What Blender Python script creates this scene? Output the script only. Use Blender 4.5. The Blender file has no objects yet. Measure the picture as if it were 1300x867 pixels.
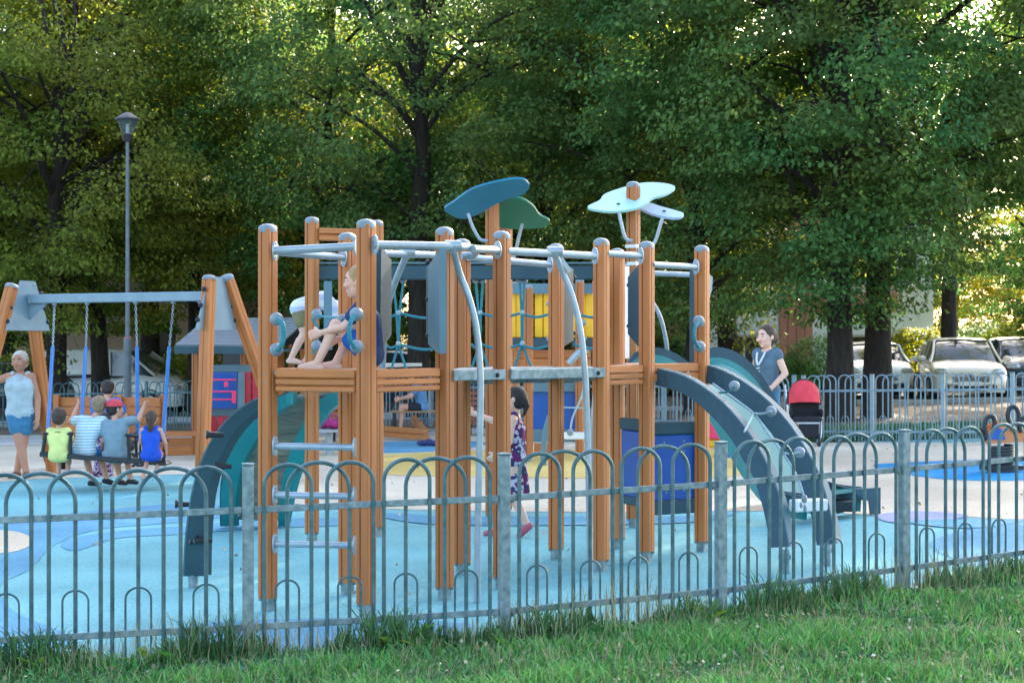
import bpy, bmesh, math, random
import numpy as np
from mathutils import Vector, Matrix, Quaternion, noise
R = math.radians
C = bpy.context.scene.collection
SC = bpy.context.scene
# ------------------------------------------------------------------ camera, sky, sun
F = 2150.0            # focal length in photograph pixels (photo 1300 wide)
EYE = 1.65
cd = bpy.data.cameras.new('camera'); cam = bpy.data.objects.new('camera', cd); C.objects.link(cam)
cam.location = (0, 0, EYE); cam.rotation_euler = (R(90), 0, 0)
cd.sensor_width = 36; cd.lens = F / 1300 * 36; cd.shift_y = 2.5 / 1300
cd.clip_end = 2000; cd.clip_start = .1
cd.dof.use_dof = True; cd.dof.focus_distance = 11.5; cd.dof.aperture_fstop = 6.5
SC.camera = cam
SUN_EL, SUN_AZ = 24.0, 22.0          # azimuth clockwise from +Y (the way the camera looks)
w = bpy.data.worlds.new('World'); SC.world = w; w.use_nodes = True
nt = w.node_tree; bg = nt.nodes['Background']
sky = nt.nodes.new('ShaderNodeTexSky'); sky.sky_type = 'NISHITA'; sky.sun_disc = False
sky.sun_elevation = R(SUN_EL); sky.sun_rotation = R(SUN_AZ); sky.dust_density = 3.0
nt.links.new(sky.outputs[0], bg.inputs[0]); bg.inputs[1].default_value = .15
sl = bpy.data.lights.new('sun', 'SUN'); sl.energy = 5.0; sl.angle = R(.5); sl.color = (1, .9, .72)
sun = bpy.data.objects.new('sun', sl); C.objects.link(sun)
sd = Vector((math.sin(R(SUN_AZ)) * math.cos(R(SUN_EL)), math.cos(R(SUN_AZ)) * math.cos(R(SUN_EL)), math.sin(R(SUN_EL))))
sun.rotation_euler = sd.to_track_quat('Z', 'Y').to_euler()
vs = SC.view_settings; vs.view_transform = 'Standard'; vs.look = 'None'; vs.gamma = 1; vs.exposure = 2.45
SC.cycles.max_bounces = 6; SC.cycles.transparent_max_bounces = 6

# ------------------------------------------------------------------ coordinates read off the photograph
SLOPE = .025                                   # the ground falls gently to the left
def gz(x): return SLOPE * max(-14., min(14., x))
def W(px, py, s): return Vector(((px - 650) / s, F / s, EYE - (py - 436) / s))      # s = photo pixels per metre
def GP(px, py, dz=0.):                         # point of the ground seen at a pixel
    Y = EYE * F / ((py - 436) + SLOPE * (px - 650)); x = (px - 650) / F * Y
    if abs(x) > 14: Y = (EYE - gz(x)) * F / (py - 436); x = (px - 650) / F * Y
    return Vector((x, Y, gz(x) + dz))
def G(x, y, dz=0.): return Vector((x, y, gz(x) + dz))

# ------------------------------------------------------------------ materials
MATS = {}
def mat(name, col, rough=.6, metal=0., var=.12, scale=6., stretch=(1, 1, 1), bump=0., bscale=None, col2=None, spec=.5,
        transl=0., isl=0., coat=0., fine=0.):
    if name in MATS: return MATS[name]
    m = bpy.data.materials.new(name); m.use_nodes = True; t = m.node_tree; N = t.nodes; L = t.links
    b = N['Principled BSDF']; b.inputs['Roughness'].default_value = rough; b.inputs['Metallic'].default_value = metal
    b.inputs['Specular IOR Level'].default_value = spec; b.inputs['Coat Weight'].default_value = coat
    tc = N.new('ShaderNodeTexCoord'); mp = N.new('ShaderNodeMapping'); mp.inputs['Scale'].default_value = stretch
    L.new(tc.outputs['Object'], mp.inputs[0])
    nz = N.new('ShaderNodeTexNoise'); nz.inputs['Scale'].default_value = scale; nz.inputs['Detail'].default_value = 5
    L.new(mp.outputs[0], nz.inputs[0])
    rp = N.new('ShaderNodeValToRGB'); L.new(nz.outputs[0], rp.inputs[0])
    rp.color_ramp.elements[0].position = .3; rp.color_ramp.elements[1].position = .7
    c2 = col2 if col2 else tuple(min(1, c * (1 + var)) for c in col)
    c1 = col if col2 else tuple(c * (1 - var) for c in col)
    rp.color_ramp.elements[0].color = (*c1, 1); rp.color_ramp.elements[1].color = (*c2, 1)
    out = rp.outputs[0]
    if fine:
        n2 = N.new('ShaderNodeTexNoise'); n2.inputs['Scale'].default_value = 60; n2.inputs['Detail'].default_value = 3
        L.new(tc.outputs['Object'], n2.inputs[0])
        mr = N.new('ShaderNodeMapRange'); mr.inputs[1].default_value = .3; mr.inputs[2].default_value = .7
        mr.inputs[3].default_value = 1 - fine; mr.inputs[4].default_value = 1 + fine; L.new(n2.outputs[0], mr.inputs[0])
        vm = N.new('ShaderNodeVectorMath'); vm.operation = 'SCALE'; L.new(out, vm.inputs[0]); L.new(mr.outputs[0], vm.inputs['Scale'])
        out = vm.outputs[0]
    if isl:
        g = N.new('ShaderNodeNewGeometry'); hs = N.new('ShaderNodeHueSaturation')
        mr = N.new('ShaderNodeMapRange'); mr.inputs[3].default_value = 1 - isl; mr.inputs[4].default_value = 1 + isl
        L.new(g.outputs['Random Per Island'], mr.inputs[0]); L.new(mr.outputs[0], hs.inputs['Value'])
        oi = N.new('ShaderNodeObjectInfo'); m2 = N.new('ShaderNodeMapRange'); m2.inputs[3].default_value = .475; m2.inputs[4].default_value = .525
        L.new(oi.outputs['Random'], m2.inputs[0]); L.new(m2.outputs[0], hs.inputs['Hue'])
        L.new(out, hs.inputs['Color']); out = hs.outputs[0]
    if 'wood' in name or 'rubber' in name:
        oi = N.new('ShaderNodeObjectInfo'); mr = N.new('ShaderNodeMapRange'); mr.inputs[3].default_value = .84; mr.inputs[4].default_value = 1.14 
        if 'wood' in name: L.new(oi.outputs['Random'], mr.inputs[0])
        else:
            n3 = N.new('ShaderNodeTexNoise'); n3.inputs['Scale'].default_value = .35; n3.inputs['Detail'].default_value = 6; L.new(tc.outputs['Object'], n3.inputs[0])
            mr.inputs[1].default_value = .35; mr.inputs[2].default_value = .65; mr.inputs[3].default_value = .80; mr.inputs[4].default_value = 1.12; L.new(n3.outputs[0], mr.inputs[0])
        vm = N.new('ShaderNodeVectorMath'); vm.operation = 'SCALE'; L.new(out, vm.inputs[0]); L.new(mr.outputs[0], vm.inputs['Scale']); out = vm.outputs[0]
    L.new(out, b.inputs['Base Color'])
    if bump:
        bn = N.new('ShaderNodeTexNoise'); bn.inputs['Scale'].default_value = bscale or scale * 4; bn.inputs['Detail'].default_value = 4
        L.new(mp.outputs[0], bn.inputs[0]); bp = N.new('ShaderNodeBump'); bp.inputs['Strength'].default_value = bump
        bp.inputs['Distance'].default_value = .02
        L.new(bn.outputs[0], bp.inputs['Height']); L.new(bp.outputs[0], b.inputs['Normal'])
    if transl:
        tr = N.new('ShaderNodeBsdfTranslucent'); mx = N.new('ShaderNodeMixShader'); mx.inputs[0].default_value = transl
        hs2 = N.new('ShaderNodeHueSaturation'); hs2.inputs['Hue'].default_value = .475; hs2.inputs['Saturation'].default_value = 1.1; hs2.inputs['Value'].default_value = 1.9
        L.new(out, hs2.inputs['Color']); L.new(hs2.outputs[0], tr.inputs[0])
        L.new(b.outputs[0], mx.inputs[1]); L.new(tr.outputs[0], mx.inputs[2]); L.new(mx.outputs[0], N['Material Output'].inputs[0])
    MATS[name] = m; return m

wood = mat('post_wood', (.41, .130, .030), .5, col2=(.50, .170, .042), scale=3, stretch=(7, 7, .5), bump=.08, bscale=40)
woodh = mat('board_wood', (.42, .135, .031), .5, col2=(.52, .180, .046), scale=3, stretch=(1, 1, 14), bump=.08, bscale=30)
greywood = mat('weathered_wood', (.16, .15, .12), .8, col2=(.30, .27, .21), scale=4, stretch=(2, 2, 20), bump=.15)
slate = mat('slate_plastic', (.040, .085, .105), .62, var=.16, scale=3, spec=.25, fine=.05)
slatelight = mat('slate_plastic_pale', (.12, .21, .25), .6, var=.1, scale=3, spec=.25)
slateskylit = mat('slate_skylit_edge', (.10, .17, .20), .6, var=.1, scale=3, spec=.25)  # slate lightened: sky light on the arch tops is put into this colour
tealp = mat('teal_plastic', (.010, .20, .20), .35, var=.12, scale=3)
steel = mat('tube_steel', (.33, .40, .44), .38, .35, var=.14, scale=9)
capm = mat('cap_plastic', (.20, .25, .28), .45, var=.14, scale=14)
galv = mat('galvanised_steel', (.12, .19, .205), .55, .45, col2=(.29, .37, .39), scale=22, bump=.05)
galvbar = mat('fence_bar_steel', (.045, .11, .125), .5, .4, col2=(.11, .20, .215), scale=14)
farfence = mat('fence_paint_blue', (.20, .29, .33), .5, .2, var=.15, scale=9)
dark = mat('dark_plastic', (.012, .018, .022), .45, var=.2)
rope = mat('teal_rope', (.03, .20, .24), .8, var=.3, scale=60, stretch=(1, 1, 4))
ropel = mat('pale_rope', (.30, .42, .45), .8, var=.3, scale=60)
bluep = mat('blue_panel_plastic', (.006, .085, .36), .35, var=.12, scale=2)
redp = mat('red_panel', (.42, .012, .03), .45, var=.15)
pinkp = mat('pink_plastic', (.75, .03, .12), .4)
yellowp = mat('yellow_panel', (.85, .46, .01), .45, var=.1)
whitem = mat('white_plastic', (.70, .74, .74), .45, var=.06)
bolt = mat('bolt_dark', (.02, .03, .04), .4, .5)

# ------------------------------------------------------------------ mesh builder
class MB:
    def __init__(s): s.v = []; s.f = []; s.mi = []; s.m = 0
    def add(s, vs, fs):
        o = len(s.v); s.v += [tuple(v) for v in vs]; s.f += [tuple(i + o for i in f) for f in fs]; s.mi += [s.m] * len(fs)
    def box(s, c, size, rz=0., M=None, bev=0.):
        hx, hy, hz = [a / 2 for a in size]
        if M is None: M = Matrix.Rotation(rz, 3, 'Z')
        c = Vector(c)
        if bev:
            b = min(bev, hx * .9, hy * .9, hz * .9); vs = []
            for sx in (-1, 1):
                for sy in (-1, 1):
                    for sz in (-1, 1):
                        vs += [(sx * (hx - b), sy * (hy - b), sz * hz), (sx * (hx - b), sy * hy, sz * (hz - b)), (sx * hx, sy * (hy - b), sz * (hz - b))]
            def I(sx, sy, sz, k): return ((sx > 0) * 4 + (sy > 0) * 2 + (sz > 0)) * 3 + k
            fs = []
            for q in (-1, 1):
                fs += [[I(-1, -1, q, 0), I(1, -1, q, 0), I(1, 1, q, 0), I(-1, 1, q, 0)][::q], [I(-1, q, -1, 1), I(-1, q, 1, 1), I(1, q, 1, 1), I(1, q, -1, 1)][::q],
                       [I(q, -1, -1, 2), I(q, 1, -1, 2), I(q, 1, 1, 2), I(q, -1, 1, 2)][::q]]
                for r in (-1, 1):
                    fs += [[I(-1, q, r, 0), I(1, q, r, 0), I(1, q, r, 1), I(-1, q, r, 1)], [I(q, -1, r, 0), I(q, 1, r, 0), I(q, 1, r, 2), I(q, -1, r, 2)],
                           [I(q, r, -1, 1), I(q, r, 1, 1), I(q, r, 1, 2), I(q, r, -1, 2)]]
            for sx in (-1, 1):
                for sy in (-1, 1):
                    for sz in (-1, 1): fs.append([I(sx, sy, sz, k) for k in range(3)])
            s.add([c + M @ Vector(v) for v in vs], fs); return s
        vs = [c + M @ Vector((x, y, z)) for x in (-hx, hx) for y in (-hy, hy) for z in (-hz, hz)]
        s.add(vs, [(0, 1, 3, 2), (4, 6, 7, 5), (0, 4, 5, 1), (2, 3, 7, 6), (0, 2, 6, 4), (1, 5, 7, 3)]); return s
    def beam(s, a, b, wd, ht, up=Vector((0, 0, 1)), bev=0.):   # box from a to b, width wd sideways, ht along up
        a = Vector(a); b = Vector(b); d = (b - a); L = d.length; d.normalize()
        x = d.cross(up).normalized(); z = x.cross(d)
        M = Matrix((d, x, z)).transposed(); s.box((a + b) / 2, (L, wd, ht), M=M, bev=bev); return s
    def tube(s, pts, r, n=8, closed=False, caps=True):
        pts = [Vector(p) for p in pts]; k = len(pts)
        rs = r if isinstance(r, (list, tuple)) else [r] * k
        rings = []; prev = None
        for i, p in enumerate(pts):
            if closed: t = pts[(i + 1) % k] - pts[i - 1]
            else: t = pts[min(i + 1, k - 1)] - pts[max(i - 1, 0)]
            t.normalize()
            if prev is None:
                a = Vector((0, 0, 1)) if abs(t.z) < .9 else Vector((1, 0, 0)); u = t.cross(a).normalized()
            else:
                u = prev - t * prev.dot(t)
                u = u.normalized() if u.length > 1e-6 else t.orthogonal().normalized()
            prev = u; v = t.cross(u)
            rings.append([p + (u * math.cos(2 * math.pi * j / n) + v * math.sin(2 * math.pi * j / n)) * rs[i] for j in range(n)])
        vs = [q for ring in rings for q in ring]; fs = []
        for i in range(k if closed else k - 1):
            a = i * n; b = ((i + 1) % k) * n
            for j in range(n): fs.append((a + j, a + (j + 1) % n, b + (j + 1) % n, b + j))
        if caps and not closed: fs += [tuple(range(n))[::-1], tuple((k - 1) * n + j for j in range(n))]
        s.add(vs, fs); return s
    def ball(s, c, r, n=10, m=7, sc=(1, 1, 1), M=None):
        c = Vector(c); vs = []
        for i in range(1, m):
            th = math.pi * i / m
            for j in range(n):
                ph = 2 * math.pi * j / n
                v = Vector((math.sin(th) * math.cos(ph) * sc[0], math.sin(th) * math.sin(ph) * sc[1], math.cos(th) * sc[2])) * r
                vs.append(c + (M @ v if M else v))
        t = Vector((0, 0, r * sc[2])); t = M @ t if M else t
        fs = []
        for i in range(m - 2):
            for j in range(n): fs.append((i * n + j, (i + 1) * n + j, (i + 1) * n + (j + 1) % n, i * n + (j + 1) % n))
        vs += [c + t, c - t]; T = len(vs) - 2
        for j in range(n): fs += [(T, j, (j + 1) % n), (T + 1, (m - 2) * n + (j + 1) % n, (m - 2) * n + j)]
        s.add(vs, fs); return s
    def prism(s, front, back):                 # two outlines with the same count joined by walls
        n = len(front); s.add(list(front) + list(back), [tuple(range(n))[::-1], tuple(range(n, 2 * n))] + [(i, (i + 1) % n, n + (i + 1) % n, n + i) for i in range(n)]); return s
    def ribbon(s, up, lo, off):                # plate between two polylines, thickness vector off
        k = len(up); off = Vector(off); vs = [Vector(p) for p in up] + [Vector(p) for p in lo] + [Vector(p) + off for p in up] + [Vector(p) + off for p in lo]; fs = []
        for i in range(k - 1):
            fs += [(i, k + i, k + i + 1, i + 1), (2 * k + i, 2 * k + i + 1, 3 * k + i + 1, 3 * k + i), (i, i + 1, 2 * k + i + 1, 2 * k + i), (k + i, 3 * k + i, 3 * k + i + 1, k + i + 1)]
        fs += [(0, 2 * k, 3 * k, k), (k - 1, 2 * k - 1, 4 * k - 1, 3 * k - 1)]
        s.add(vs, fs); return s

ORG = {}
def setp(o, **k):
    for a, b in k.items():
        if b: o[a] = b
def thing(name, label, cat, loc, group=None, rz=0.):
    o = bpy.data.objects.new(name, None); o.empty_display_size = .2; C.objects.link(o); o.location = loc; o.rotation_euler = (0, 0, rz)
    setp(o, label=label, category=cat, group=group); ORG[o.name] = Vector(loc); return o
def mesh_of(name, mb, mats, off=Vector((0, 0, 0)), smooth=False):
    me = bpy.data.meshes.new(name)
    me.from_pydata([(v[0] - off[0], v[1] - off[1], v[2] - off[2]) for v in mb.v], [], mb.f)
    for m in (mats if isinstance(mats, (list, tuple)) else [mats]): me.materials.append(m)
    if any(mb.mi): me.polygons.foreach_set('material_index', mb.mi)
    bm = bmesh.new(); bm.from_mesh(me); bmesh.ops.recalc_face_normals(bm, faces=bm.faces); bm.to_mesh(me); bm.free()
    if smooth: me.shade_smooth(); me.set_sharp_from_angle(angle=R(42))
    return me
def root_of(p):
    while p.parent: p = p.parent
    return p
def part(name, mb, m, parent, smooth=False, local=False, **k):
    off = Vector((0, 0, 0)) if local else ORG[root_of(parent).name]
    o = bpy.data.objects.new(name, mesh_of(name, mb, m, off, smooth)); C.objects.link(o); o.parent = parent; setp(o, **k); return o
def solo(name, mb, m, label=None, cat=None, group=None, kind=None, smooth=False, loc=(0, 0, 0)):
    o = bpy.data.objects.new(name, mesh_of(name, mb, m, Vector(loc), smooth)); C.objects.link(o); o.location = loc
    setp(o, label=label, category=cat, group=group, kind=kind); return o
def copy_tree(o, parent=None):
    c = o.copy(); C.objects.link(c); c.parent = parent
    for ch in o.children: copy_tree(ch, c)
    return c
def spline(pts, n=8, closed=False):
    pts = [Vector(p) for p in pts]; k = len(pts); out = []
    for i in range(k if closed else k - 1):
        if closed: a, b, c, d = pts[i - 1], pts[i], pts[(i + 1) % k], pts[(i + 2) % k]
        else: a, b, c, d = pts[max(i - 1, 0)], pts[i], pts[i + 1], pts[min(i + 2, k - 1)]
        for j in range(n):
            t = j / n; out.append(.5 * ((2 * b) + (c - a) * t + (2 * a - 5 * b + 4 * c - d) * t * t + (3 * b - a - 3 * c + d) * t ** 3))
    if not closed: out.append(pts[-1])
    return out
def resample(pts, n):
    L = [0]
    for a, b in zip(pts, pts[1:]): L.append(L[-1] + (b - a).length)
    out = []
    for i in range(n):
        t = L[-1] * i / (n - 1); j = 0
        while j < len(L) - 2 and L[j + 1] < t: j += 1
        out.append(pts[j].lerp(pts[j + 1], (t - L[j]) / max(1e-9, L[j + 1] - L[j])))
    return out

# ------------------------------------------------------------------ ground sheets
def sheet(name, pix, dz, m, pixels=True, smooth=True, n=6):
    pts = [GP(*p) if pixels else G(*p) for p in pix]
    if smooth: pts = spline(pts, n, True)
    bm = bmesh.new(); vsx = [bm.verts.new((p.x, p.y, gz(p.x) + dz)) for p in pts]; f = bm.faces.new(vsx)
    bmesh.ops.triangulate(bm, faces=[f]); bmesh.ops.recalc_face_normals(bm, faces=bm.faces)
    me = bpy.data.meshes.new(name); bm.to_mesh(me); bm.free(); me.materials.append(m)
    o = bpy.data.objects.new(name, me); C.objects.link(o); o['kind'] = 'structure'; return o
def strip_sheet(name, xs, y0, y1, dz, m):
    b = MB()
    for i in range(len(xs) - 1):
        b.add([(xs[i], y0, gz(xs[i]) + dz), (xs[i + 1], y0, gz(xs[i + 1]) + dz), (xs[i + 1], y1, gz(xs[i + 1]) + dz), (xs[i], y1, gz(xs[i]) + dz)], [(0, 1, 2, 3)])
    return solo(name, b, m, kind='structure')
soil = mat('soil', (.085, .055, .035), .95, col2=(.19, .13, .08), scale=1.3, bump=.4, bscale=20, fine=.35)
strip_sheet('ground', [-900, -14, 14, 900], -60, 1500, 0, soil)
rub = lambda n, c, v=.10: mat(n, c, .92, var=v, scale=.9, bump=.35, bscale=120, fine=.24, spec=.12)
cyan = rub('rubber_cyan', (.180, .425, .455)); midblue = rub('rubber_blue', (.125, .315, .45)); cream = rub('rubber_cream', (.62, .53, .40), .06)
yel = rub('rubber_yellow', (.74, .52, .17), .06); strong = rub('rubber_strong_blue', (.02, .26, .55)); purple = rub('rubber_mauve', (.34, .36, .62)); pavem = rub('pavement_grey', (.42, .42, .40), .12)
FENCE_POSTS = [(-2.88, 8.86), (-1.42, 9.11), (-.044, 9.43), (1.233, 10.0), (2.49, 10.75), (3.74, 11.6), (4.95, 12.55)]
front = [(-7, 8.3), (-4.3, 8.66)] + FENCE_POSTS + [(7.5, 14.6)]
sheet('playground_surface', [(x, y - .02) for x, y in front] + [(13, 20), (13.5, 26.2), (8, 26.2), (4.4, 26.0), (2, 31), (-3, 34), (-13.9, 36), (-13.9, 30), (-13.9, 14)], .004, cyan, False, False)
sheet('cream_surface', [(-250, 622), (-60, 616), (60, 608), (150, 606), (240, 603), (300, 614), (355, 636), (420, 644), (500, 647), (650, 650), (800, 651), (900, 649), (960, 642),
      (1020, 644), (1090, 654), (1200, 656), (1360, 656), (1380, 610), (1330, 563.5), (1200, 562.5), (1090, 562), (1000, 562), (820, 557), (600, 553), (420, 552), (200, 553), (-40, 553), (-150, 553.5)], .008, cream)
sheet('yellow_patch', [(440, 588), (480, 579), (600, 573), (760, 570), (900, 563), (960, 578), (940, 604), (800, 608), (600, 606), (480, 602)], .012, yel)
sheet('blue_patch', [(455, 567), (480, 562), (560, 560), (615, 562), (600, 569), (540, 574), (470, 575)], .012, midblue)
sheet('bright_blue_patch', [(1108, 592), (1150, 588), (1230, 585), (1330, 583), (1400, 592), (1330, 608), (1240, 611), (1160, 605)], .012, strong)
sheet('cream_patch', [(-60, 684), (-20, 674), (20, 676), (42, 686), (30, 698), (0, 704), (-50, 706)], .012, cream)
sheet('blue_patch', [(-80, 690), (0, 668), (60, 656), (150, 646), (240, 640), (310, 648), (250, 662), (130, 672), (70, 692), (40, 722), (0, 745), (20, 778), (90, 812), (30, 850), (-120, 870), (-200, 760)], .008, midblue)
sheet('blue_patch', [(95, 700), (150, 684), (230, 679), (330, 672), (430, 668), (470, 664), (420, 658), (330, 661), (240, 668), (140, 676), (80, 688)], .009, midblue)
sheet('blue_patch', [(230, 800), (300, 790), (420, 786), (560, 790), (600, 800), (480, 840), (300, 850)], .008, midblue)
sheet('blue_patch', [(470, 652), (560, 656), (700, 657), (880, 656), (940, 650), (880, 664), (700, 668), (540, 666)], .012, midblue)
sheet('blue_patch', [(1180, 693), (1220, 675), (1290, 664), (1380, 662), (1420, 700), (1340, 722), (1250, 722)], .008, midblue)
sheet('mauve_patch', [(1115, 655), (1160, 650), (1230, 655), (1180, 664), (1130, 664)], .012, purple)
sheet('blue_patch', [(1150, 664), (1220, 660), (1300, 662), (1230, 672)], .013, midblue)
grassg = mat('grass_soil', (.025, .055, .015), .95, col2=(.06, .11, .03), scale=3, bump=.5, fine=.3)
sheet('lawn', [(x, y - .035) for x, y in front] + [(16, 8), (14, -6), (-14, -6), (-15, 7)], .006, grassg, False, False)
sheet('grass_verge', [(1.0, 31), (4.2, 26.1), (13.5, 26.25), (22, 28), (22, 29.5), (13, 29.2), (4.5, 29.3), (1.5, 33)], .006, grassg, False, False)
asph = mat('asphalt', (.045, .045, .048), .9, var=.25, scale=2, bump=.3, bscale=60, fine=.25)
strip_sheet('parking_road', [-80, -14, 14, 80], 39.5, 51, .02, asph)
sheet('grey_path', [(-13.9, 30.6), (-13, 30.6), (-6, 31.2), (-1, 31), (3, 28.5), (3.6, 30.5), (-1, 33.4), (-8, 34), (-13.5, 34.6), (-13.9, 33)], .012, pavem, False, False)
b = MB()
for x in range(-40, 42, 2): b.box((x + 1, 39.4, gz(x + 1) + .05), (1.99, .15, .14), bev=.015)
kerb = thing('kerb', 'long grey kerb along the near edge of the parking road', 'kerb', (0, 39.4, 0))
kerb['kind'] = 'structure'; del kerb['category']; del kerb['label']
kerbm = mat('kerb_concrete', (.32, .31, .29), .85, var=.15, fine=.15)
kb = MB(); kb.box((0, 0, 0), (1.98, .15, .14), bev=.015); kme = mesh_of('kerb_stone', kb, kerbm)
for x in range(-24, 26, 2):
    o = bpy.data.objects.new('kerb_stone', kme); C.objects.link(o); o.parent = kerb; o.location = (x + 1, 0, gz(x + 1) + .05)

# ------------------------------------------------------------------ hooped fences
UB = [.06, .15, .24, .30, .39, .48, .52, .61, .70, .76, .85, .94]
def hoop_pts(a, b, zt, z0, n=8):
    """upside-down U from a to b (x, y), top height zt, ending at z0 (relative to the ground)"""
    a = Vector((a[0], a[1], 0)); b = Vector((b[0], b[1], 0)); r = (b - a).length / 2; c = (a + b) / 2; d = (b - a).normalized()
    pts = [Vector((a.x, a.y, z0))]
    for i in range(n + 1):
        t = math.pi * (1 - i / n); p = c + d * (r * math.cos(t)); p.z = zt - r * .9 + r * .9 * math.sin(t); pts.append(p)
    pts.append(Vector((b.x, b.y, z0))); return pts
def hoop_fence(posts, label, mbar, mpost, mrail, r=.0115, H=1.03, nseg=16, tn=8, group=None, pw=.060):
    t = thing('hoop_top_fence', label, 'fence', G(posts[0][0], posts[0][1]), group)
    rnd = random.Random(len(posts))
    for i, (x, y) in enumerate(posts):
        q = MB(); a = math.atan2(posts[min(i + 1, len(posts) - 1)][1] - posts[max(i - 1, 0)][1], posts[min(i + 1, len(posts) - 1)][0] - posts[max(i - 1, 0)][0])
        g = gz(x); q.box((x, y, g + .5), (pw, pw, 1.06), a, bev=.006); po = part('fence_post', q, mpost, t)
        q = MB(); q.box((x, y, g + 1.037), (pw + .006, pw + .006, .012), a, bev=.004); part('post_cap', q, mrail, po)
    for (x0, y0), (x1, y1) in zip(posts, posts[1:]):
        A = Vector((x0, y0, gz(x0))); B = Vector((x1, y1, gz(x1))); d = (B - A).normalized(); dxy = Vector((d.x, d.y, 0)).normalized(); nrm = Vector((-dxy.y, dxy.x, 0))
        def at(u, z): p = A.lerp(B, u); return Vector((p.x, p.y, p.z + z))
        for z in (.79, .16):
            q = MB(); q.beam(at(0, z) + d * (pw / 2 + .001), at(1, z) - d * (pw / 2 + .001), .012, .036, bev=.003)
            for u, sg in ((0, 1), (1, -1)):
                e = at(u, z - .03) + d * sg * (pw / 2 + .02); q.tube([e, e + Vector((0, 0, .012))], .012, 6)
            part('fence_rail', q, mrail, t)
        prs = [(0, 2), (1, 4), (3, 5), (6, 8), (7, 10), (9, 11)]
        for k, (i0, i1) in enumerate(prs):
            o_ = nrm * (.018 if (k % 3) == 1 else -.018)
            a, b_ = at(UB[i0], 0) + o_, at(UB[i1], 0) + o_
            jit = rnd.uniform(-.004, .004); g = (a.z + b_.z) / 2
            p = hoop_pts(a, b_, H + jit, .02, nseg); p = [Vector((v.x, v.y, v.z + g)) for v in p]
            q = MB(); q.tube(p, r, tn); part('hoop', q, mbar, t, True)
        for k in (1, 4, 7, 10):
            a, b_ = at(UB[k] - .045, 0) + nrm * .016, at(UB[k] + .045, 0) + nrm * .016; g = (a.z + b_.z) / 2
            p = hoop_pts(a, b_, .40, .0, nseg); p = [Vector((v.x, v.y, v.z + g)) for v in p]
            q = MB(); q.tube(p, r * .55, 6); part('small_hoop', q, mbar, t, True)
    return t
hoop_fence(FENCE_POSTS, 'galvanised hoop topped fence running across the foreground grass', galvbar, galv, galv)
def pp(px, py): p = GP(px, py); return (p.x, p.y)
hoop_fence([pp(p, y) for p, y in ((1020, 561), (1107, 561), (1197, 562), (1285, 562), (1372, 563))], 'pale blue hoop fence before the parked white cars at right', farfence, farfence, farfence, .012, nseg=6, tn=5)
hoop_fence([pp(p, y) for p, y in ((474, 541), (546, 541), (620, 542), (694, 542), (766, 543), (842, 545), (925, 552), (1008, 560))], 'low hoop fence seen far behind the middle of the climbing frame', farfence, farfence, farfence, .012, nseg=6, tn=5)
hoop_fence([pp(p, y) for p, y in ((-50, 547), (28, 546), (106, 546), (186, 546), (262, 546), (340, 545), (410, 543))], 'grey green hoop fence behind the swings and the little house', galvbar, galvbar, galvbar, .012, nseg=6, tn=5)

# ------------------------------------------------------------------ trees
def leaf_mesh(name, cen, out, size, rng, m, droop=.5, aspect=.62):
    """one leaf quad (a folded rhombus) per centre; out = outward unit vectors"""
    n = len(cen)
    up = np.tile([0, 0, 1.], (n, 1)) * .5 + out * .75 + rng.normal(0, .45, (n, 3)); up /= np.linalg.norm(up, axis=1)[:, None]
    ax = out + rng.normal(0, .6, (n, 3)); ax[:, 2] -= droop; ax -= up * np.sum(ax * up, 1)[:, None]; ax /= np.linalg.norm(ax, axis=1)[:, None]
    sd_ = np.cross(up, ax); s = (size * rng.uniform(.5, 1.4, n))[:, None]
    v = np.empty((n, 4, 3)); v[:, 0] = cen - ax * s * .5; v[:, 1] = cen + sd_ * s * aspect * .5 - up * s * .08; v[:, 2] = cen + ax * s * .5 - up * s * .1; v[:, 3] = cen - sd_ * s * aspect * .5 - up * s * .08
    me = bpy.data.meshes.new(name); me.vertices.add(4 * n); me.vertices.foreach_set('co', v.ravel())
    me.loops.add(4 * n); me.loops.foreach_set('vertex_index', np.arange(4 * n, dtype=np.int32))
    me.polygons.add(n); me.polygons.foreach_set('loop_start', np.arange(0, 4 * n, 4, dtype=np.int32))
    try: me.polygons.foreach_set('loop_total', np.full(n, 4, dtype=np.int32))
    except Exception: pass
    me.update(calc_edges=True); me.materials.append(m); return me
leafA = mat('leaf_olive', (.080, .145, .022), .55, col2=(.175, .200, .038), scale=.45, transl=.45, isl=.5, spec=.15)
leafB = mat('leaf_green', (.040, .125, .040), .5, col2=(.115, .185, .048), scale=.45, transl=.42, isl=.5, spec=.18)
leafC = mat('leaf_sunlit', (.12, .175, .02), .5, col2=(.22, .23, .03), scale=.7, transl=.6, isl=.4, spec=.35)  # leaf colour made brighter and yellower to carry the backlit sun
bark = mat('bark', (.010, .008, .006), .95, col2=(.040, .030, .022), scale=5, stretch=(3, 3, .6), bump=1.0, bscale=9)
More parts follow.
